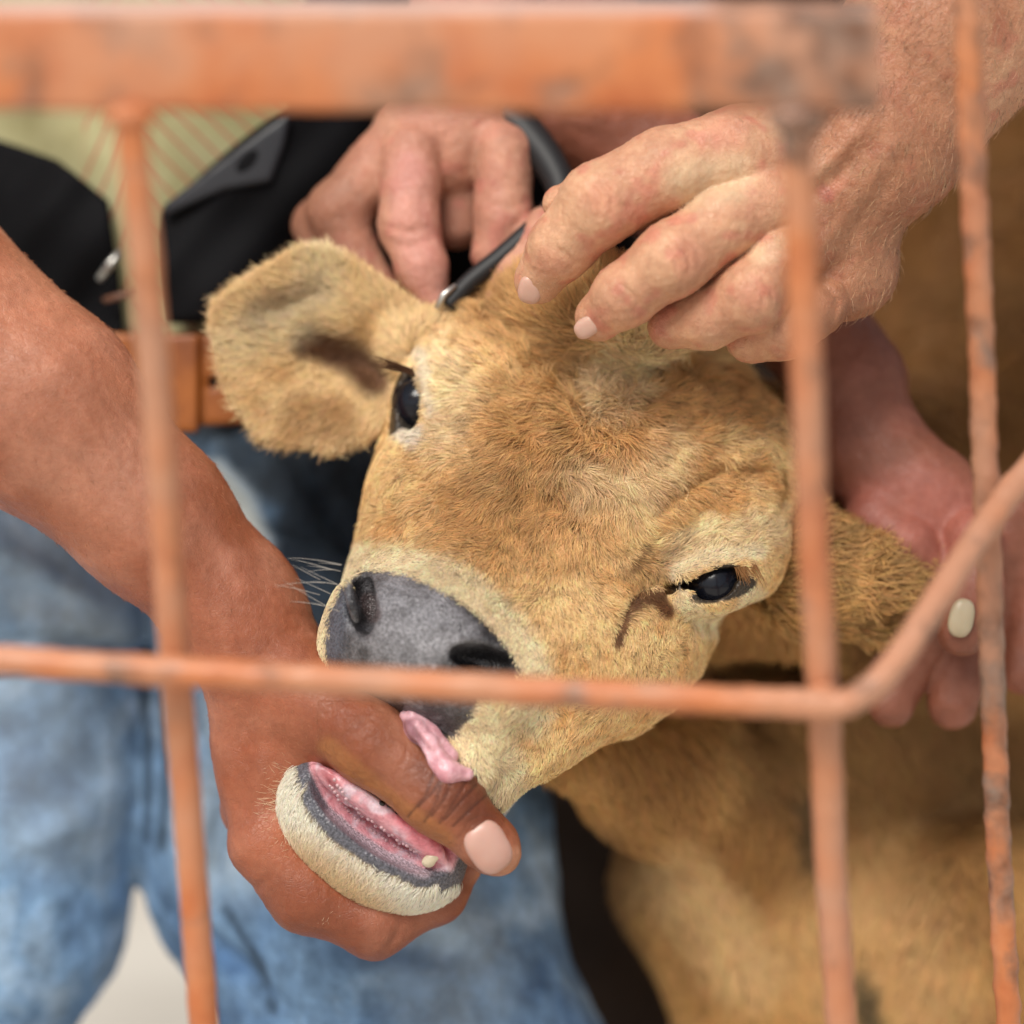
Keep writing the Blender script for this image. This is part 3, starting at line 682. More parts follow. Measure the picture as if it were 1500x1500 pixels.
few('whiskers', np.c_[a, np.full(n, -30.)], np.c_[a[:, 0] - 580, a[:, 1] - 1180, rng.normal(-60, 60, n)] + rng.normal(0, 70, (n, 3)), rng.uniform(24, 50, n), srgb(246, 226, 192), .55, up=(-.5, .5, -.6))
print('calf', time.time() - T0)

# ================================================================== PERSON with bronze arms, jeans and black jacket
pa = thing('person', 'person with bronze skin in blue jeans and a black jacket, thumb in the calf\'s mouth', 'person')
bv = Vol((-420, -60, -190), (800, 1450, 330), 3.6)
bv.chain([(-430, 190, 120), (-180, 400, 50), (55, 596, 15), (222, 758, 10), (345, 894, 20)], [190, 180, 152, 116, 92], 40, (nrm([.6, -.6, -1]), 1.12))
bv.chain([(345, 890, 20), (385, 965, 5)], [96, 94], 50, (nrm([.3, -.2, -1]), 1.25))
bv.ell((408, 1110, 10), (98, 160, 62), [nrm([1, -.18, 0]), nrm([.18, 1, 0]), (0, 0, 1)], 50)
bv.ell((470, 1045, -20), (88, 62, 55), [nrm([.75, .66, 0]), nrm([-.66, .75, 0]), (0, 0, 1)], 50)
fg = bv.new()
fg.chain([(440, 1010, -30), (540, 1085, -78), (645, 1165, -100), (712, 1232, -100)], [60, 58, 55, 40], 22)
fg.ell((716, 1236, -98), (52, 39, 36), [nrm([.7, .72, 0]), nrm([-.72, .7, 0]), (0, 0, 1)], 14)
bv.merge(fg, 34)
f2 = bv.new()
f2.chain([(392, 1235, 0), (450, 1310, -8), (548, 1352, 0), (640, 1310, 25), (672, 1268, 50)], [60, 54, 50, 40, 34], 22)
f3 = bv.new(); f3.chain([(380, 1180, 60), (440, 1260, 70), (540, 1330, 75), (650, 1300, 90)], [58, 54, 50, 40], 20)
f2.merge(f3, 6); bv.merge(f2, 26)
for L, r, d in (([(20, 520), (120, 600), (200, 720), (300, 860)], 9, -4), ([(150, 560), (240, 680)], 8, -3), ([(350, 905), (400, 930), (450, 925)], 8, 3), ([(360, 880), (410, 900), (460, 905)], 7, 2.5), ([(372, 1010), (352, 1100), (350, 1200)], 16, 5),
                ([(390, 1080), (375, 1180)], 14, -4), ([(350, 1290), (380, 1300), (400, 1280)], 7, 3), ([(470, 1060), (510, 1040), (540, 1045)], 10, 4),
                ([(560, 1400), (580, 1370), (590, 1340)], 6, 3), ([(60, 500), (180, 650), (290, 830)], 22, -6), ([(280, 760), (340, 860)], 14, 5)):
    bv.line([(p[0], p[1], bv.surf(*p) or 0) for p in L], r, d, 45)
th = Vol((470, 1020, -180), (790, 1320, -20), 1.9)
th.chain([(440, 1010, -30), (540, 1085, -78), (645, 1165, -100), (712, 1232, -100)], [60.8, 58.8, 55.8, 40.8], 22)
th.ell((716, 1236, -98), (52.8, 39.8, 36.8), [nrm([.7, .72, 0]), nrm([-.72, .7, 0]), (0, 0, 1)], 14)
TH = (([(598, 1196), (624, 1164), (640, 1120)], 3, 1.6), ([(622, 1204), (638, 1178), (648, 1140)], 3, 2.6), ([(632, 1196), (650, 1170), (668, 1128)], 2.6, 2.6), ([(644, 1206), (660, 1182), (684, 1140)], 3.2, 3.2), ([(652, 1200), (676, 1172), (698, 1150)], 2.4, 2.2),
                ([(612, 1182), (634, 1160), (654, 1128)], 2.4, 1.5), ([(664, 1210), (686, 1188), (712, 1166)], 2.6, 1.7), ([(636, 1180), (662, 1186)], 2.2, 1.4), ([(650, 1156), (676, 1160)], 2.2, 1.4), ([(570, 1150), (590, 1120), (598, 1090)], 3.5, 1.2),
                ([(678, 1226), (688, 1206), (706, 1198), (728, 1202), (746, 1222)], 3.2, 3.0), ([(678, 1226), (680, 1248), (694, 1272)], 3.2, 3.0), ([(500, 1080), (530, 1060), (545, 1040)], 4, 1.2))
for L, r, d in TH: th.line([(p[0], p[1], th.surf(*p) or -100) for p in L], r, d, 40)
Vp, Fp = bv.mesh(); Vth, Fth = th.mesh(); NP0 = len(Vp); Vp, Fp = join([(Vp, Fp), (Vth, Fth)]); Np = vnormals(Vp, Fp); px, py = proj(Vp)
def wrinkle(V, N, a=1.1, s=9): return V + N * (.6 * a * fbm(V, 1 / s, 3, 61) + 1.3 * vnoise(V, 1 / 45, 62))[:, None]
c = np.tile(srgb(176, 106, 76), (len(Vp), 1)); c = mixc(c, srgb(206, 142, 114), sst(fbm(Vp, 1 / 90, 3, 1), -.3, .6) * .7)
c = mixc(c, srgb(128, 66, 38), sst(vnormals(Vp, Fp)[:, 1], .1, .9) * .25)  # undersides darkened by normal: shade painted into the skin
c = mixc(c, srgb(134, 68, 40), paint_seg(px, py, [(500, 1080), (600, 1140), (700, 1190)], 24, 50) * .65)  # shadow of the muzzle, painted along the top of the thumb
c = mixc(c, srgb(176, 112, 62), paint_seg(px, py, [(480, 1095), (560, 1165), (650, 1230)], 6, 18) * .7)  # warm lit lower edge of the thumb, painted in
c = mixc(c, srgb(98, 46, 26), paint_seg(px, py, [(640, 1130), (690, 1165), (715, 1190)], 16, 40) * .6)  # deeper painted shade on the thumb's upper side
for L, r, d in TH[:7]: c = mixc(c, srgb(58, 26, 16), paint_seg(px, py, L, .6, 2.6) * .55 * (py > 1100))
c = mixc(c, srgb(214, 150, 118), paint_seg(px, py, [(690, 1285), (740, 1285), (756, 1250)], 4, 12) * .7)
c = mixc(c, srgb(150, 78, 46), paint_seg(px, py, [(345, 1010), (350, 1250)], 14, 40) * .5)
c = mixc(c, srgb(206, 146, 116), paint_seg(px, py, [(20, 480), (60, 560), (180, 690)], 60, 90) * .5)  # highlight on the upper forearm, painted into the skin colour
c = mixc(c, srgb(120, 58, 32), paint_seg(px, py, [(420, 1320), (560, 1390), (680, 1310)], 20, 50) * .55)  # painted shade under the curled index finger
Vp = wrinkle(Vp, Np)
# second arm, reaching behind the calf's head to hold its ear
av = Vol((600, -500, 40), (1640, 1120, 560), 6)
av.chain([(640, -560, 420), (860, 150, 330), (1080, 350, 330), (1250, 560, 250)], [150, 112, 96, 84], 30)
av.ell((1350, 735, 190), (130, 92, 66), [nrm([.75, .66, 0]), nrm([-.66, .75, 0]), (0, 0, 1)], 60)
av.ell((1270, 660, 215), (92, 90, 60), None, 40)
for pts, rs in (([(1280, 760, 160), (1330, 800, 130), (1385, 850, 140)], [44, 40, 32]),
                ([(1400, 800, 170), (1370, 900, 205), (1318, 985, 200), (1305, 1032, 190)], [48, 46, 42, 36]),
                ([(1450, 800, 190), (1430, 910, 225), (1405, 990, 215), (1396, 1030, 205)], [48, 48, 46, 40]),
                ([(1480, 760, 200), (1510, 880, 210), (1500, 985, 190)], [50, 44, 36])):
    f = av.new(); f.chain(pts, rs, 14); av.merge(f, 14)
f = av.new(); f.chain([(1425, 790, 130), (1428, 860, 105), (1410, 925, 98)], [44, 42, 38], 12); av.merge(f, 10)
Va, Fa = av.mesh(); Na = vnormals(Va, Fa); ax_, ay_ = proj(Va)
ca = np.tile(srgb(140, 86, 66), (len(Va), 1)); ca = mixc(ca, srgb(190, 116, 102), paint_seg(ax_, ay_, [(1290, 760), (1350, 740), (1400, 780)], 30, 60) * .6)  # bronze skin painted darker here, the arm's shade put into its colour
ca = mixc(ca, srgb(164, 104, 86), sst(fbm(Va, 1 / 60, 2, 2), 0, .6) * .5)
Va = wrinkle(Va, Na, 2, 14)
# upper arms out to the shoulders
uv = Vol((-1700, -1900, -40), (1000, 800, 1400), 22)
uv.chain([(-420, 190, 118), (-900, -100, 180), (-900, -900, 620)], [205, 215, 250], 60)
uv.chain([(640, -560, 420), (560, -900, 560), (450, -1150, 700)], [150, 190, 240], 60)
uv.ell((-100, -900, 800), (760, 760, 330), None, 60)
Vu, Fu = uv.mesh(); cu_ = np.tile(srgb(176, 108, 78), (len(Vu), 1))
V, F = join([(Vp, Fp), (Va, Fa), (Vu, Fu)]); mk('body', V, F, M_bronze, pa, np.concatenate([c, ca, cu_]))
def nail(parent, c, ax, r, mat):
    V, F = ball((0, 0, 0), 1, 20); V = V - Q(np.array([0., 0, 0])); V = np.sign(V) * np.abs(V) ** .78 * np.array(r); V = V @ nrm(np.array(ax, float)) + Q(np.array(c, float)); mk('fingernail', V, F, mat, parent)
z = bv.surf(716, 1242)
nail(pa, (715, 1240, z + 13), [nrm([.52, .82, .2]), nrm([.8, -.55, .12]), nrm([.12, .12, -1])], (40, 31, 19), M_nail)
nail(pa, (1408, 905, 56), [nrm([-.2, 1, 0]), nrm([1, .2, 0]), (0, 0, 1)], (29, 19, 12), M_naili)
# clothes
m, nt, b = newmat('blue_denim'); M_denim = m
tc = nd(nt, 'ShaderNodeTexCoord'); n1 = noise(nt, 14, 5, .6, .5); n2 = noise(nt, 60, 5, .7)
r1 = ramp(nt, n1.outputs[0], [(.32, (.08, .165, .32)), (.5, (.20, .34, .53)), (.68, (.47, .60, .73))])
r2 = ramp(nt, n2.outputs[0], [(.34, .62), (.66, 1.3)])
sp = nd(nt, 'ShaderNodeSeparateColor'); nt.links.new(attr(nt), sp.inputs[0]); cc = nd(nt, 'ShaderNodeCombineColor'); [nt.links.new(sp.outputs[0], cc.inputs[i]) for i in range(3)]
nt.links.new(mix(nt, mix(nt, mix(nt, r1.outputs[0], r2.outputs[0], 1, 'MULTIPLY'), cc.outputs[0], 1, 'MULTIPLY'), (.52, .55, .52), sp.outputs[1]), b.inputs['Base Color']); b.inputs['Roughness'].default_value = .9
wv = nd(nt, 'ShaderNodeTexWave'); wv.inputs['Scale'].default_value = 700; nt.links.new(tc.outputs['Object'], wv.inputs['Vector']); bump(nt, b, wv.outputs[0], .4, .0006)
dv = Vol((-700, 380, 150), (1150, 2900, 1150), 11)
dv.chain([(10, 600, 640), (22, 1150, 540), (-8, 1320, 535), (-115, 1520, 520), (-180, 2860, 560)], [265, 218, 212, 200, 150], 30)
lg = dv.new(); lg.chain([(430, 600, 640), (470, 1100, 530), (625, 1600, 490), (620, 2860, 560)], [262, 262, 292, 190], 30); lg.ell((612, 1290, 520), (222, 380, 230), None, 40); lg.ell((440, 1200, 530), (272, 340, 225), None, 40)
dv.merge(lg, 16); dv.ell((220, 640, 660), (450, 150, 290), None, 40)
for L, r, d in (([(300, 700), (380, 780), (500, 820)], 26, 22), ([(420, 640), (480, 760), (560, 880)], 24, 24), ([(260, 1020), (330, 1180), (300, 1320)], 26, 22),
                ([(420, 1300), (560, 1380), (700, 1400)], 30, 20), ([(-60, 960), (100, 940), (210, 960)], 22, 26), ([(-40, 780), (80, 850), (180, 900)], 26, -18),
                ([(300, 1360), (380, 1440), (460, 1520)], 22, 20), ([(30, 1250), (120, 1200), (200, 1130)], 30, -16), ([(620, 1250), (720, 1420)], 40, -18)):
    dv.line([(p[0], p[1], dv.surf(*p) or 400) for p in L], r * .8, d * 1.3, 160)
Vd, Fd = dv.mesh(); Nd = vnormals(Vd, Fd); Vd = Vd + Nd * (9 * fbm(Vd, 1 / 95, 3, 71))[:, None]; x, y = proj(Vd)
cd = np.tile([1., 0, 0], (len(Vd), 1)); cd = mixc(cd, (.07, 0, 0), paint_seg(x, y, [(420, 640), (520, 700), (480, 860)], 80, 70) * .95)  # painted shadow: waist denim multiplied down to deep navy
for L_, r_, a_ in (([(60, 1080), (80, 1180)], 60, .22), ([(620, 1340), (660, 1440)], 60, .18), ([(60, 850), (160, 900)], 30, .3), ([(330, 1180), (360, 1250)], 30, .25)): cd = mixc(cd, (1, 1, 0), paint_seg(x, y, L_, r_, 80) * a_)
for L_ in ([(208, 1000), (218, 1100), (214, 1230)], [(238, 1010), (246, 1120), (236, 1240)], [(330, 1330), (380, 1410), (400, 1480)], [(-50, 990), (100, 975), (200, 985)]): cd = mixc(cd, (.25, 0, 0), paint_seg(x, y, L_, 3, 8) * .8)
cd = mixc(cd, (1, .9, 0), paint_seg(x, y, [(308, 700), (345, 740), (372, 800)], 12, 26))
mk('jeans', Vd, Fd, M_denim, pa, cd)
def zt(x, y): return 395 + ((x - 280) / 520.0) ** 2 * 200 + np.maximum(0, 160 - y) * .05
M_jack = simple('black_jacket', (.004, .004, .005), .75, .12); M_lapel = simple('black_lapel', (.012, .013, .017), .4, .5)  # lapel greyer than the jacket: collar sheen put into its colour
m, nt, b = newmat('worn_tab'); M_tab = m; b.inputs['Base Color'].default_value = (.16, .07, .04, 1)
m, nt, b = newmat('striped_green_shirt'); M_shirt = m
a = nd(nt, 'ShaderNodeAttribute'); a.attribute_name = 'Col'; sp = nd(nt, 'ShaderNodeSeparateColor'); nt.links.new(a.outputs['Color'], sp.inputs[0])
mm = nd(nt, 'ShaderNodeMath'); mm.operation = 'MULTIPLY'; mm.inputs[1].default_value = 30; nt.links.new(sp.outputs[0], mm.inputs[0])
fr = nd(nt, 'ShaderNodeMath'); fr.operation = 'FRACT'; nt.links.new(mm.outputs[0], fr.inputs[0])
st = ramp(nt, fr.outputs[0], [(.0, .8), (.10, .8), (.15, 0), (1, 0)])
n1 = noise(nt, 20, 3); gr = ramp(nt, n1.outputs[0], [(.35, tuple(srgb(148, 142, 100))), (.65, tuple(srgb(180, 174, 134)))])
nt.links.new(mix(nt, gr.outputs[0], tuple(srgb(165, 62, 50)), st.outputs[0]), b.inputs['Base Color']); b.inputs['Roughness'].default_value = .85
sv = Vol((-500, -700, 330), (900, 560, 800), 7)
sv.prism([(-420, -650), (820, -650), (820, 540), (-420, 540)], lambda x, y: zt(x, y) + 26 + 12 * np.sin(x / 60 + y / 90.0) + 8 * np.sin(x / 33 - y / 41), 9, 0, 6)
Vs, Fs = sv.mesh(); x, y = proj(Vs)
co = np.where(x < 195, (np.maximum(x, 120) + .45 * (y - 160) * (x > 120)) / 1000, (x * .72 - .72 * (y - 160)) / 900) + .5
mk('shirt', Vs, Fs, M_shirt, pa, np.stack([co, co * 0, co * 0], 1))
kv = Vol((-500, -700, 240), (1000, 960, 800), 7)
fold = lambda x, y: 14 * np.sin(x / 47 + y / 70.0) + 10 * np.sin(x / 90 - y / 37.0) + 7 * np.sin(x / 21 + y / 26.0)
kv.prism([(-450, 60), (-100, 180), (0, 205), (90, 238), (168, 300), (182, 400), (200, 560), (120, 760), (-450, 940)], lambda x, y: zt(x, y) - 16 + fold(x, y), 12, 0, 9)
kv.prism([(425, 160), (330, 235), (238, 312), (234, 350), (246, 478), (320, 478), (420, 470), (600, 470), (940, 420), (940, -650), (560, -650)], lambda x, y: zt(x, y) - 20 + fold(x, y), 12, 0, 9)
mk('jacket', *kv.mesh(), M_jack, pa)
kv = Vol((200, 130, 240), (480, 360, 560), 4)
kv.prism([(428, 160), (418, 215), (398, 268), (330, 280), (240, 318), (238, 300), (330, 232)], lambda x, y: zt(x, y) - 46 - .12 * (x - 330), 8, 0, 7)
mk('lapel', *kv.mesh(), M_lapel, pa)
m, nt, b = newmat('tan_leather'); M_belt = m; n1 = noise(nt, 50, 4); rr_ = ramp(nt, n1.outputs[0], [(.3, (.22, .06, .012)), (.7, (.42, .13, .022))]); nt.links.new(rr_.outputs[0], b.inputs['Base Color']); b.inputs['Roughness'].default_value = .5
kv = Vol((-460, 440, 220), (900, 680, 700), 6)
kv.prism([(-420, 480), (300, 498), (860, 500), (860, 610), (300, 628), (-420, 625)], lambda x, y: zt(x, y) - 36, 9, 0, 5)
kv.prism([(200, 490), (292, 490), (292, 634), (200, 634)], lambda x, y: zt(x, y) - 54, 9, 0, 5)
kv.ell((312, 560, 350), (8, 10, 30), None, 3, '-')
mk('belt', *kv.mesh(), M_belt, pa)
M_steel = simple('dull_steel', (.55, .54, .5), .35, metal=.9)
zp = zt(160, 390) - 40
mk_tube('zip_pull', [(178, 368, zp), (162, 386, zp - 4), (145, 410, zp)], [6, 7, 6], M_steel, pa, 10)
mk_tube('jacket_tab', [(152, 440, zp), (176, 434, zp - 4), (205, 426, zp)], [5, 6, 5], M_tab, pa, 10)
print('person a', time.time() - T0)

# ================================================================== PERSON with pale hands
pb = thing('person', 'person with pale hairy hands in dark trousers, pinching the top of the calf\'s head', 'person')
pv = Vol((740, -260, -230), (1760, 560, 200), 3.1)
pv.chain([(1900, -420, 40), (1560, -120, 20), (1380, 60, 0)], [170, 160, 138], 40, (nrm([.5, .4, -1]), 1.1))
pv.chain([(1380, 60, 0), (1280, 190, -15), (1190, 270, -20)], [138, 128, 116], 60, (nrm([.1, -.1, -1]), 1.35))
pv.ell((1110, 255, -50), (118, 100, 62), None, 50)
pv.ell((1222, 372, 10), (88, 104, 68), [nrm([.7, -.7, 0]), nrm([.7, .7, 0]), (0, 0, 1)], 50)
fs = []
for pts, rs in (([(1075, 225, -70), (975, 250, -95), (880, 298, -110), (822, 362, -80), (788, 410, -45)], [66, 60, 58, 47, 35]),
                ([(1120, 300, -85), (1060, 325, -110), (985, 380, -132), (915, 432, -105), (878, 464, -75)], [54, 50, 53, 45, 36]),
                ([(1180, 350, -55), (1140, 380, -95), (1100, 435, -112), (1035, 465, -85), (985, 476, -60)], [48, 46, 50, 44, 36]),
                ([(1230, 420, -10), (1190, 452, -60), (1150, 480, -70), (1100, 495, -40)], [44, 42, 44, 38])):
    f = pv.new(); f.chain(pts, rs, 16); fs.append(f)
for f in fs[1:]: fs[0].merge(f, 2)
pv.merge(fs[0], 24)
t = pv.new(); t.chain([(960, 250, 40), (870, 290, 10), (822, 298, 5)], [50, 42, 28], 14); pv.merge(t, 8)
for L, r, d in (([(1235, 155), (1190, 215), (1150, 250)], 15, 14), ([(1285, 200), (1225, 260), (1170, 300)], 13, 11), ([(1250, 130), (1200, 160), (1140, 190)], 14, -5), ([(1270, 180), (1215, 235), (1165, 275)], 12, -7),
                ([(1330, 230), (1270, 310), (1230, 370)], 14, 5), ([(1310, 220), (1250, 300), (1215, 350)], 10, -4),
                ([(862, 268), (880, 290), (878, 318)], 3.6, 3), ([(876, 262), (896, 285), (896, 312)], 3.6, 3), ([(850, 278), (862, 300), (862, 322)], 3.6, 2.6),
                ([(808, 360), (830, 372), (845, 392)], 3.6, 3), ([(985, 350), (1008, 372), (1010, 398)], 3.6, 3), ([(972, 358), (990, 382), (992, 402)], 3.6, 2.6), ([(1000, 345), (1022, 365), (1026, 388)], 3.6, 2.6),
                ([(905, 412), (925, 430), (936, 450)], 3.6, 2.6), ([(1100, 412), (1118, 432), (1118, 452)], 3.6, 3), ([(1112, 405), (1130, 424), (1132, 444)], 3.6, 2.6),
                ([(1130, 350), (1160, 352), (1185, 365)], 5, 3), ([(1120, 362), (1150, 366), (1175, 380)], 5, 2.5), ([(1010, 190), (1040, 230), (1050, 260)], 12, 3),
                ([(1160, 400), (1200, 410), (1225, 440), (1215, 480)], 8, 6), ([(1195, 400), (1235, 412), (1250, 440)], 7, 4)):
    pv.line([(p[0], p[1], pv.surf(*p) or -60) for p in L], r, d, 45)
Vt, Ft = pv.mesh(); Nt = vnormals(Vt, Ft); tx, ty = proj(Vt)
PALE = srgb(206, 154, 122)
def palepaint(V, x, y):
    c = np.tile(PALE, (len(V), 1)); c = mixc(c, srgb(222, 176, 140), sst(fbm(V, 1 / 50, 3, 5), -.2, .6) * .7)
    c = mixc(c, srgb(204, 126, 106), sst(fbm(V, 1 / 26, 2, 6), .1, .8) * .6); return c
ct = palepaint(Vt, tx, ty)
for p, r in (((880, 292), 26), ((1002, 372), 24), ((1105, 430), 24), ((800, 385), 22), ((1060, 190), 30), ((875, 465), 16)):
    ct = mixc(ct, srgb(208, 132, 112), paint_seg(tx, ty, [p, (p[0] + 4, p[1] + 4)], r * .5, r) * .3)
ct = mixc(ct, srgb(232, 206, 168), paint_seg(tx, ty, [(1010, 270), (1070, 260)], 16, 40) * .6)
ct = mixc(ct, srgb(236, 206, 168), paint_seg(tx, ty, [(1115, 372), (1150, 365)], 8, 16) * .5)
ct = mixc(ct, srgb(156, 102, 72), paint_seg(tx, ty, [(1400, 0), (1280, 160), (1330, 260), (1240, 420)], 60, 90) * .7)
ct = mixc(ct, srgb(160, 70, 70), paint_seg(tx, ty, [(1205, 280), (1212, 288)], 5, 10) * .5)
Vt = wrinkle(Vt, Nt, 1.3, 8)
# the hand behind, fingers pointing down
gv = Vol((400, -420, 90), (900, 500, 420), 4.5)
gv.chain([(760, -420, 330), (690, 60, 260)], [120, 100], 40)
gv.ell((650, 200, 245), (110, 90, 62), None, 50)
for pts, rs in (([(605, 225, 210), (598, 330, 180), (618, 392, 168), (636, 436, 165)], [50, 45, 38, 25]),
                ([(735, 225, 215), (738, 320, 195), (722, 372, 190)], [48, 43, 34]),
                ([(675, 240, 265), (668, 330, 275)], [40, 38]),
                ([(565, 235, 250), (495, 310, 245), (525, 400, 235), (575, 445, 235)], [52, 46, 40, 36]),
                ([(470, 330, 290), (500, 420, 280)], [46, 44]),
                ([(800, 330, 150), (752, 400, 145), (735, 440, 140)], [30, 28, 26])):
    f = gv.new(); f.chain(pts, rs, 16); gv.merge(f, 12)
for L, r, d in (([(560, 330), (600, 342), (635, 330)], 7, 4), ([(565, 350), (600, 362), (635, 348)], 7, 3), ([(715, 300), (745, 305), (770, 296)], 7, 4), ([(640, 190), (650, 260)], 12, 6), ([(700, 200), (690, 270)], 14, 7)):
    gv.line([(p[0], p[1], gv.surf(*p) or 200) for p in L], r, d, 60)
Vg, Fg = gv.mesh(); gx_, gy_ = proj(Vg); cg = palepaint(Vg, gx_, gy_); cg = mixc(cg, srgb(176, 112, 104), np.full(len(Vg), .45))
cg = mixc(cg, srgb(138, 92, 68), (1 - sst(gx_, 470, 570)) * .7); cg = mixc(cg, srgb(214, 152, 140), paint_seg(gx_, gy_, [(600, 250), (605, 340), (630, 420)], 16, 30) * .6)
Vg = wrinkle(Vg, vnormals(Vg, Fg), 1.5, 12)
uv = Vol((500, -2300, 0), (2700, 100, 1700), 24)
uv.chain([(1900, -420, 40), (2200, -700, 300), (1900, -1500, 950)], [170, 200, 260], 60)
uv.chain([(760, -420, 330), (820, -800, 700), (950, -1500, 1050)], [120, 190, 240], 60)
uv.ell((1400, -1400, 1200), (700, 800, 330), None, 60)
Vu, Fu = uv.mesh()
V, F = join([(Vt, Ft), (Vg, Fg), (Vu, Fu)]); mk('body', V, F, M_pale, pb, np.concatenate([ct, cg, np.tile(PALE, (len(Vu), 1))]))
z = pv.surf(778, 422); nail(pb, (777, 424, (z or -60) + 9), [nrm([-.25, 1, .5]), nrm([1, .25, .1]), nrm([0, .4, -1])], (22, 18, 11), M_nailp)
z = pv.surf(862, 474); nail(pb, (861, 478, (z or -80) + 9), [nrm([-.8, .5, .3]), nrm([.5, .8, .2]), nrm([-.2, .4, -1])], (21, 15, 11), M_nailp)
# arm hair
q, ab = scatter(Vt, Ft, 3500, (Nt[:, 2] < .2) * sst(tx - ty * .3, 1020, 1250)); P = bil(Vt, q, ab); N = nrm(bil(Nt, q, ab))
hairs('arm_hair', P, lay(N, np.full(len(P), -.55), np.full(len(P), .8), 0, .7, P, 1 / 60, .7), N, rng.uniform(10, 26, len(P)), tint(np.tile(srgb(196, 156, 122), (len(P), 1)), .5, 1.3, .2), M_fur, pb, .34, .5, 5, droop=.9)
q, ab = scatter(Vp, Fp, 2500, (Np[:, 2] < .2) * (px < 480) * (py < 1100) * 1.); P = bil(Vp, q, ab); N = nrm(bil(Np, q, ab))
hairs('arm_hair', P, lay(N, np.full(len(P), .2), np.full(len(P), .9), 0, .6, P, 1 / 60, .5), N, rng.uniform(5, 11, len(P)), tint(np.tile(srgb(190, 130, 95), (len(P), 1))), M_fur, pa, .25, .3, 4, droop=.5)
M_trs = simple('dark_trousers', (.060, .040, .030), .95, .1)
dv = Vol((500, -700, 800), (2300, 2700, 1900), 24); dv.chain([(1050, -600, 1330), (960, 1000, 1180), (930, 2640, 1180)], [330, 270, 200], 60); dv.chain([(1750, -600, 1750), (1800, 2640, 1700)], [330, 200], 60)
V, F = dv.mesh(); mk('trousers', V + vnormals(V, F) * (22 * fbm(V, 1 / 160, 2, 4))[:, None], F, M_trs, pb)
# tool
tl = thing('hand_tool', 'black handled tool with a grey metal tip held beside the base of the calf\'s ear', 'tool')
M_rub = simple('black_rubber', (.010, .010, .011), .55); 
mk_tube('handle', smooth_path([(720, 150, 260), (765, 190, 235), (805, 240, 200), (822, 285, 170), (800, 322, 150)], 10), np.linspace(34, 19, 41), M_rub, tl, 20)
mk_tube('shaft', smooth_path([(812, 308, 150), (740, 372, 140), (690, 412, 134), (655, 448, 130)], 8), np.linspace(17, 14, 25), M_rub, tl, 16)
mk_tube('metal_tip', [(668, 418, 118), (650, 432, 116), (640, 452, 116)], [4, 6, 5], M_steel, tl, 10)
print('person b', time.time() - T0)

# ================================================================== GATE
gate = thing('metal_gate', 'worn orange metal gate with square top rail and round bars before the calf', 'gate')
def bar(name, pts, r, amp=1.0, seg=20, rib=0):
    P = np.array(pts, float); P[:, 2] = P[:, 2] * 1.6 - 40; P = Q(smooth_path(P, 30)); V, F = tube(P, r, seg, False)
    ctr = np.repeat(P, seg, 0); n = nrm(V - ctr); d = amp * (1.0 * vnoise(V, 1 / 30, 15) + .6 * vnoise(V, 1 / 9, 16))
    if rib: 
        k = np.repeat(np.arange(len(P)), seg); a = np.tile(np.arange(seg), len(P)); d = d + rib * (np.sin(k * .9 + a * 2 * np.pi / seg) > .5)
    V = V + n * d[:, None]
    return V, F
def wear(V, base=0.0, spots=()):
    x, y = proj(V); w = np.full(len(V), base) + .10 * vnoise(V, 1 / 60, 33)
    for p, r, a in spots: w += a * paint_seg(x, y, [p, (p[0] + 1, p[1] + 1)], r * .4, r)
    return np.stack([np.clip(w, 0, 1), w * 0, w * 0], 1)
SP = (((1168, 178), 80, .26),)
for pts, r, sp, ba, rib in (([(188, 150, -480), (214, 400, -430), (238, 700, -365), (254, 950, -310), (272, 1150, -265), (300, 1520, -190), (312, 1700, -150), (390, 2880, 6)], 23, (), 0, 0),
                   ([(1165, 150, -480), (1180, 500, -420), (1192, 800, -360), (1207, 1030, -310), (1216, 1250, -260), (1234, 1520, -200), (1245, 1700, -160), (1300, 2880, 0)], 24, SP, 0, 0),
                   ([(1408, -200, -330), (1416, -10, -290), (1426, 260, -240), (1438, 520, -190), (1446, 760, -150), (1455, 1020, -115), (1464, 1260, -80), (1479, 1520, -40), (1490, 1700, 0), (1545, 2880, 155)], 19, (((1455, 1150), 260, .08),), .10, 1.6)):
    V, F = bar('bar', pts, r * (1 + 1.6 * pts[2][2] / DP), 1.2, rib=rib); mk('bar', V, F, M_paint, gate, wear(V, ba, sp))
V, F = bar('cross', [(-500, 940, -330), (-80, 962, -335), (260, 984, -345), (560, 1000, -345), (900, 1018, -345), (1150, 1030, -345), (1222, 1033, -343), (1262, 1018, -338), (1300, 985, -325), (1350, 915, -295), (1440, 775, -215), (1530, 660, -160), (1800, 350, -40)], 19.8, 1.6)
mk('cross_wire', V, F, M_paint, gate, wear(V, .03))
for c, r in (((256, 985, -330), (26, 24, 20)), ((1206, 1030, -330), (28, 26, 22)), ((1446, 770, -185), (24, 22, 22)), ((1167, 176, -478), (38, 22, 28)), ((190, 172, -478), (34, 16, 26))):
    c = (c[0], c[1], c[2] * 1.6 - 40); V, F = ball(c, 1, 12, r); V = V + vnoise(V, 1 / 9, 3)[:, None] * 2; mk('weld', V, F, M_paint, gate, wear(V, (.10 if c[1] < 400 else .02), SP))
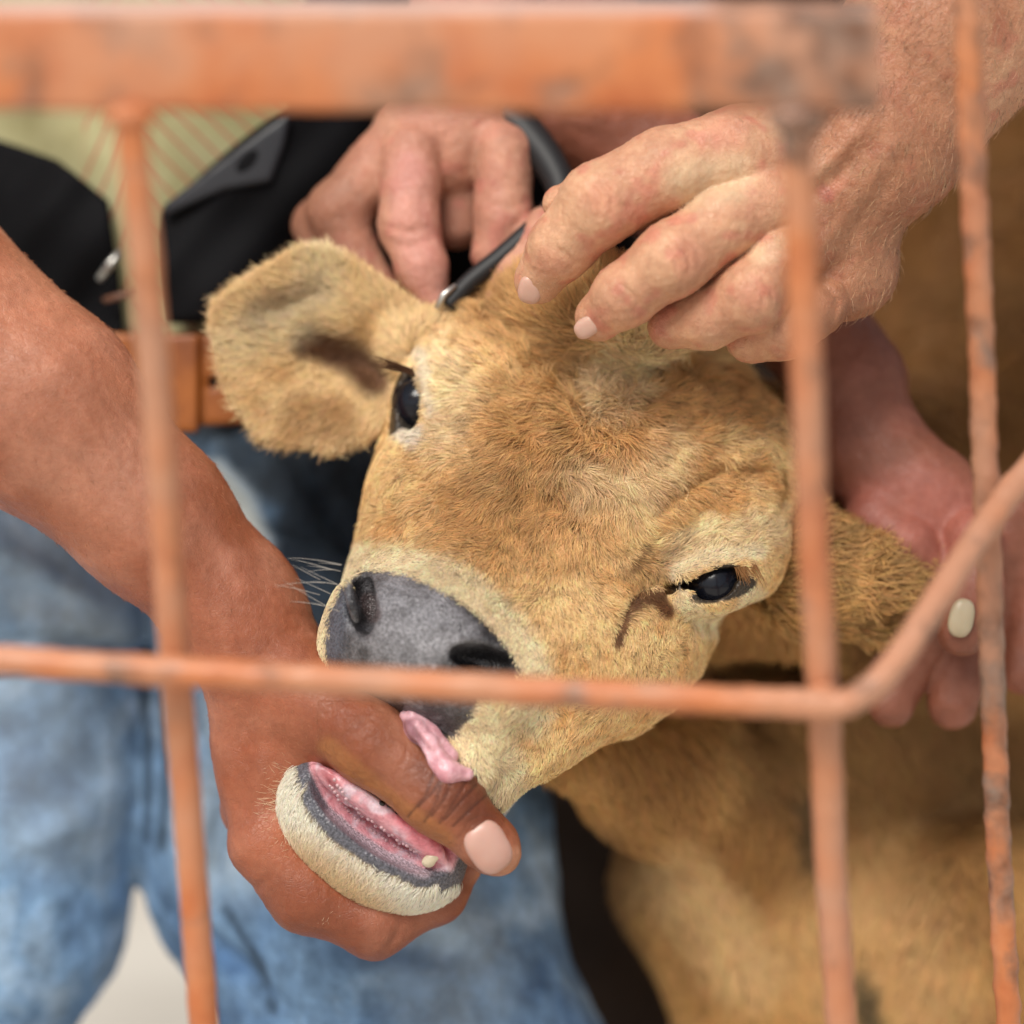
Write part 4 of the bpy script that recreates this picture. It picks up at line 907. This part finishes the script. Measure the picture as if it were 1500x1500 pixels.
# top rail: a square tube, level in the world
def rail(x0, x1):
    e = world(Q(np.array([[750., 165, -808]])))[0]; h = .0398 * .868; dpt = .040; rr = .0035
    prof = []
    for cx, cz, a0 in ((rr, rr, 180), (dpt - rr, rr, 270), (dpt - rr, h - rr, 0), (rr, h - rr, 90)):
        for k in range(5): a = math.radians(a0 + k * 22.5); prof.append((cx + rr * math.cos(a), cz + rr * math.sin(a)))
    n = 160; xs = np.linspace(x0, x1, n); V = []
    for x in xs:
        for p in prof: V.append((x, e[1] + p[0], e[2] + p[1]))
    m_ = len(prof); F = [(i * m_ + j, (i + 1) * m_ + j, (i + 1) * m_ + (j + 1) % m_, i * m_ + (j + 1) % m_) for i in range(n - 1) for j in range(m_)]
    V = np.array(V); F = np.array(F)
    for s0 in (0, n - 1):
        c = len(V); V = np.vstack([V, V[s0 * m_:(s0 + 1) * m_].mean(0)]); fl = np.array([(c, s0 * m_ + j, s0 * m_ + (j + 1) % m_, s0 * m_ + (j + 1) % m_) for j in range(m_)])
    return V, F
f = (1 - 808 / DP) * S
V, F = rail((-500 - 750) * f, (1288 - 750) * f)
V = V + (vnoise(V / S, 1 / 45, 4) * .0004)[:, None]
w = sst(V[:, 0], (860 - 750) * f, (1180 - 750) * f) * .18 + .055 + .07 * vnoise(V / S, 1 / 60, 5)
ztop = V[:, 2].max(); sky_top = sst(V[:, 2], ztop - .0016, ztop - .0006) * (1 - sst(V[:, 0], (1000 - 750) * f, (1080 - 750) * f)) * .85  # pale top face: sky reflection painted into the rail colour
mk('top_rail', V, F, M_paint, gate, np.stack([np.clip(w, 0, 1), sky_top, w * 0], 1), designspace=False)

# each Empty stands at the base of its thing
for o, p in ((calf, (1300, 2860, 700)), (pa, (250, 2860, 560)), (pb, (950, 2700, 1180)), (gate, (800, 2880, -30)), (tl, (640, 452, 130))):
    L = Vector(world(Q(np.array([list(map(float, p))])))[0]); o.location = L
    for ch in o.children: ch.matrix_parent_inverse = Matrix.Translation(-L)

# ================================================================== GROUND
m, nt, b = newmat('pale_dusty_ground'); n1 = noise(nt, 9, 8, .7); r_ = ramp(nt, n1.outputs[0], [(.3, (.46, .41, .34)), (.7, (.78, .73, .64))]); nt.links.new(r_.outputs[0], b.inputs['Base Color']); b.inputs['Roughness'].default_value = .95
g = mk('ground', [(-60, -40, -.02), (60, -40, -.02), (60, 80, -.02), (-60, 80, -.02)], [(0, 1, 2, 3)], m, designspace=False, smooth=False); g['kind'] = 'structure'
print('total', time.time() - T0)
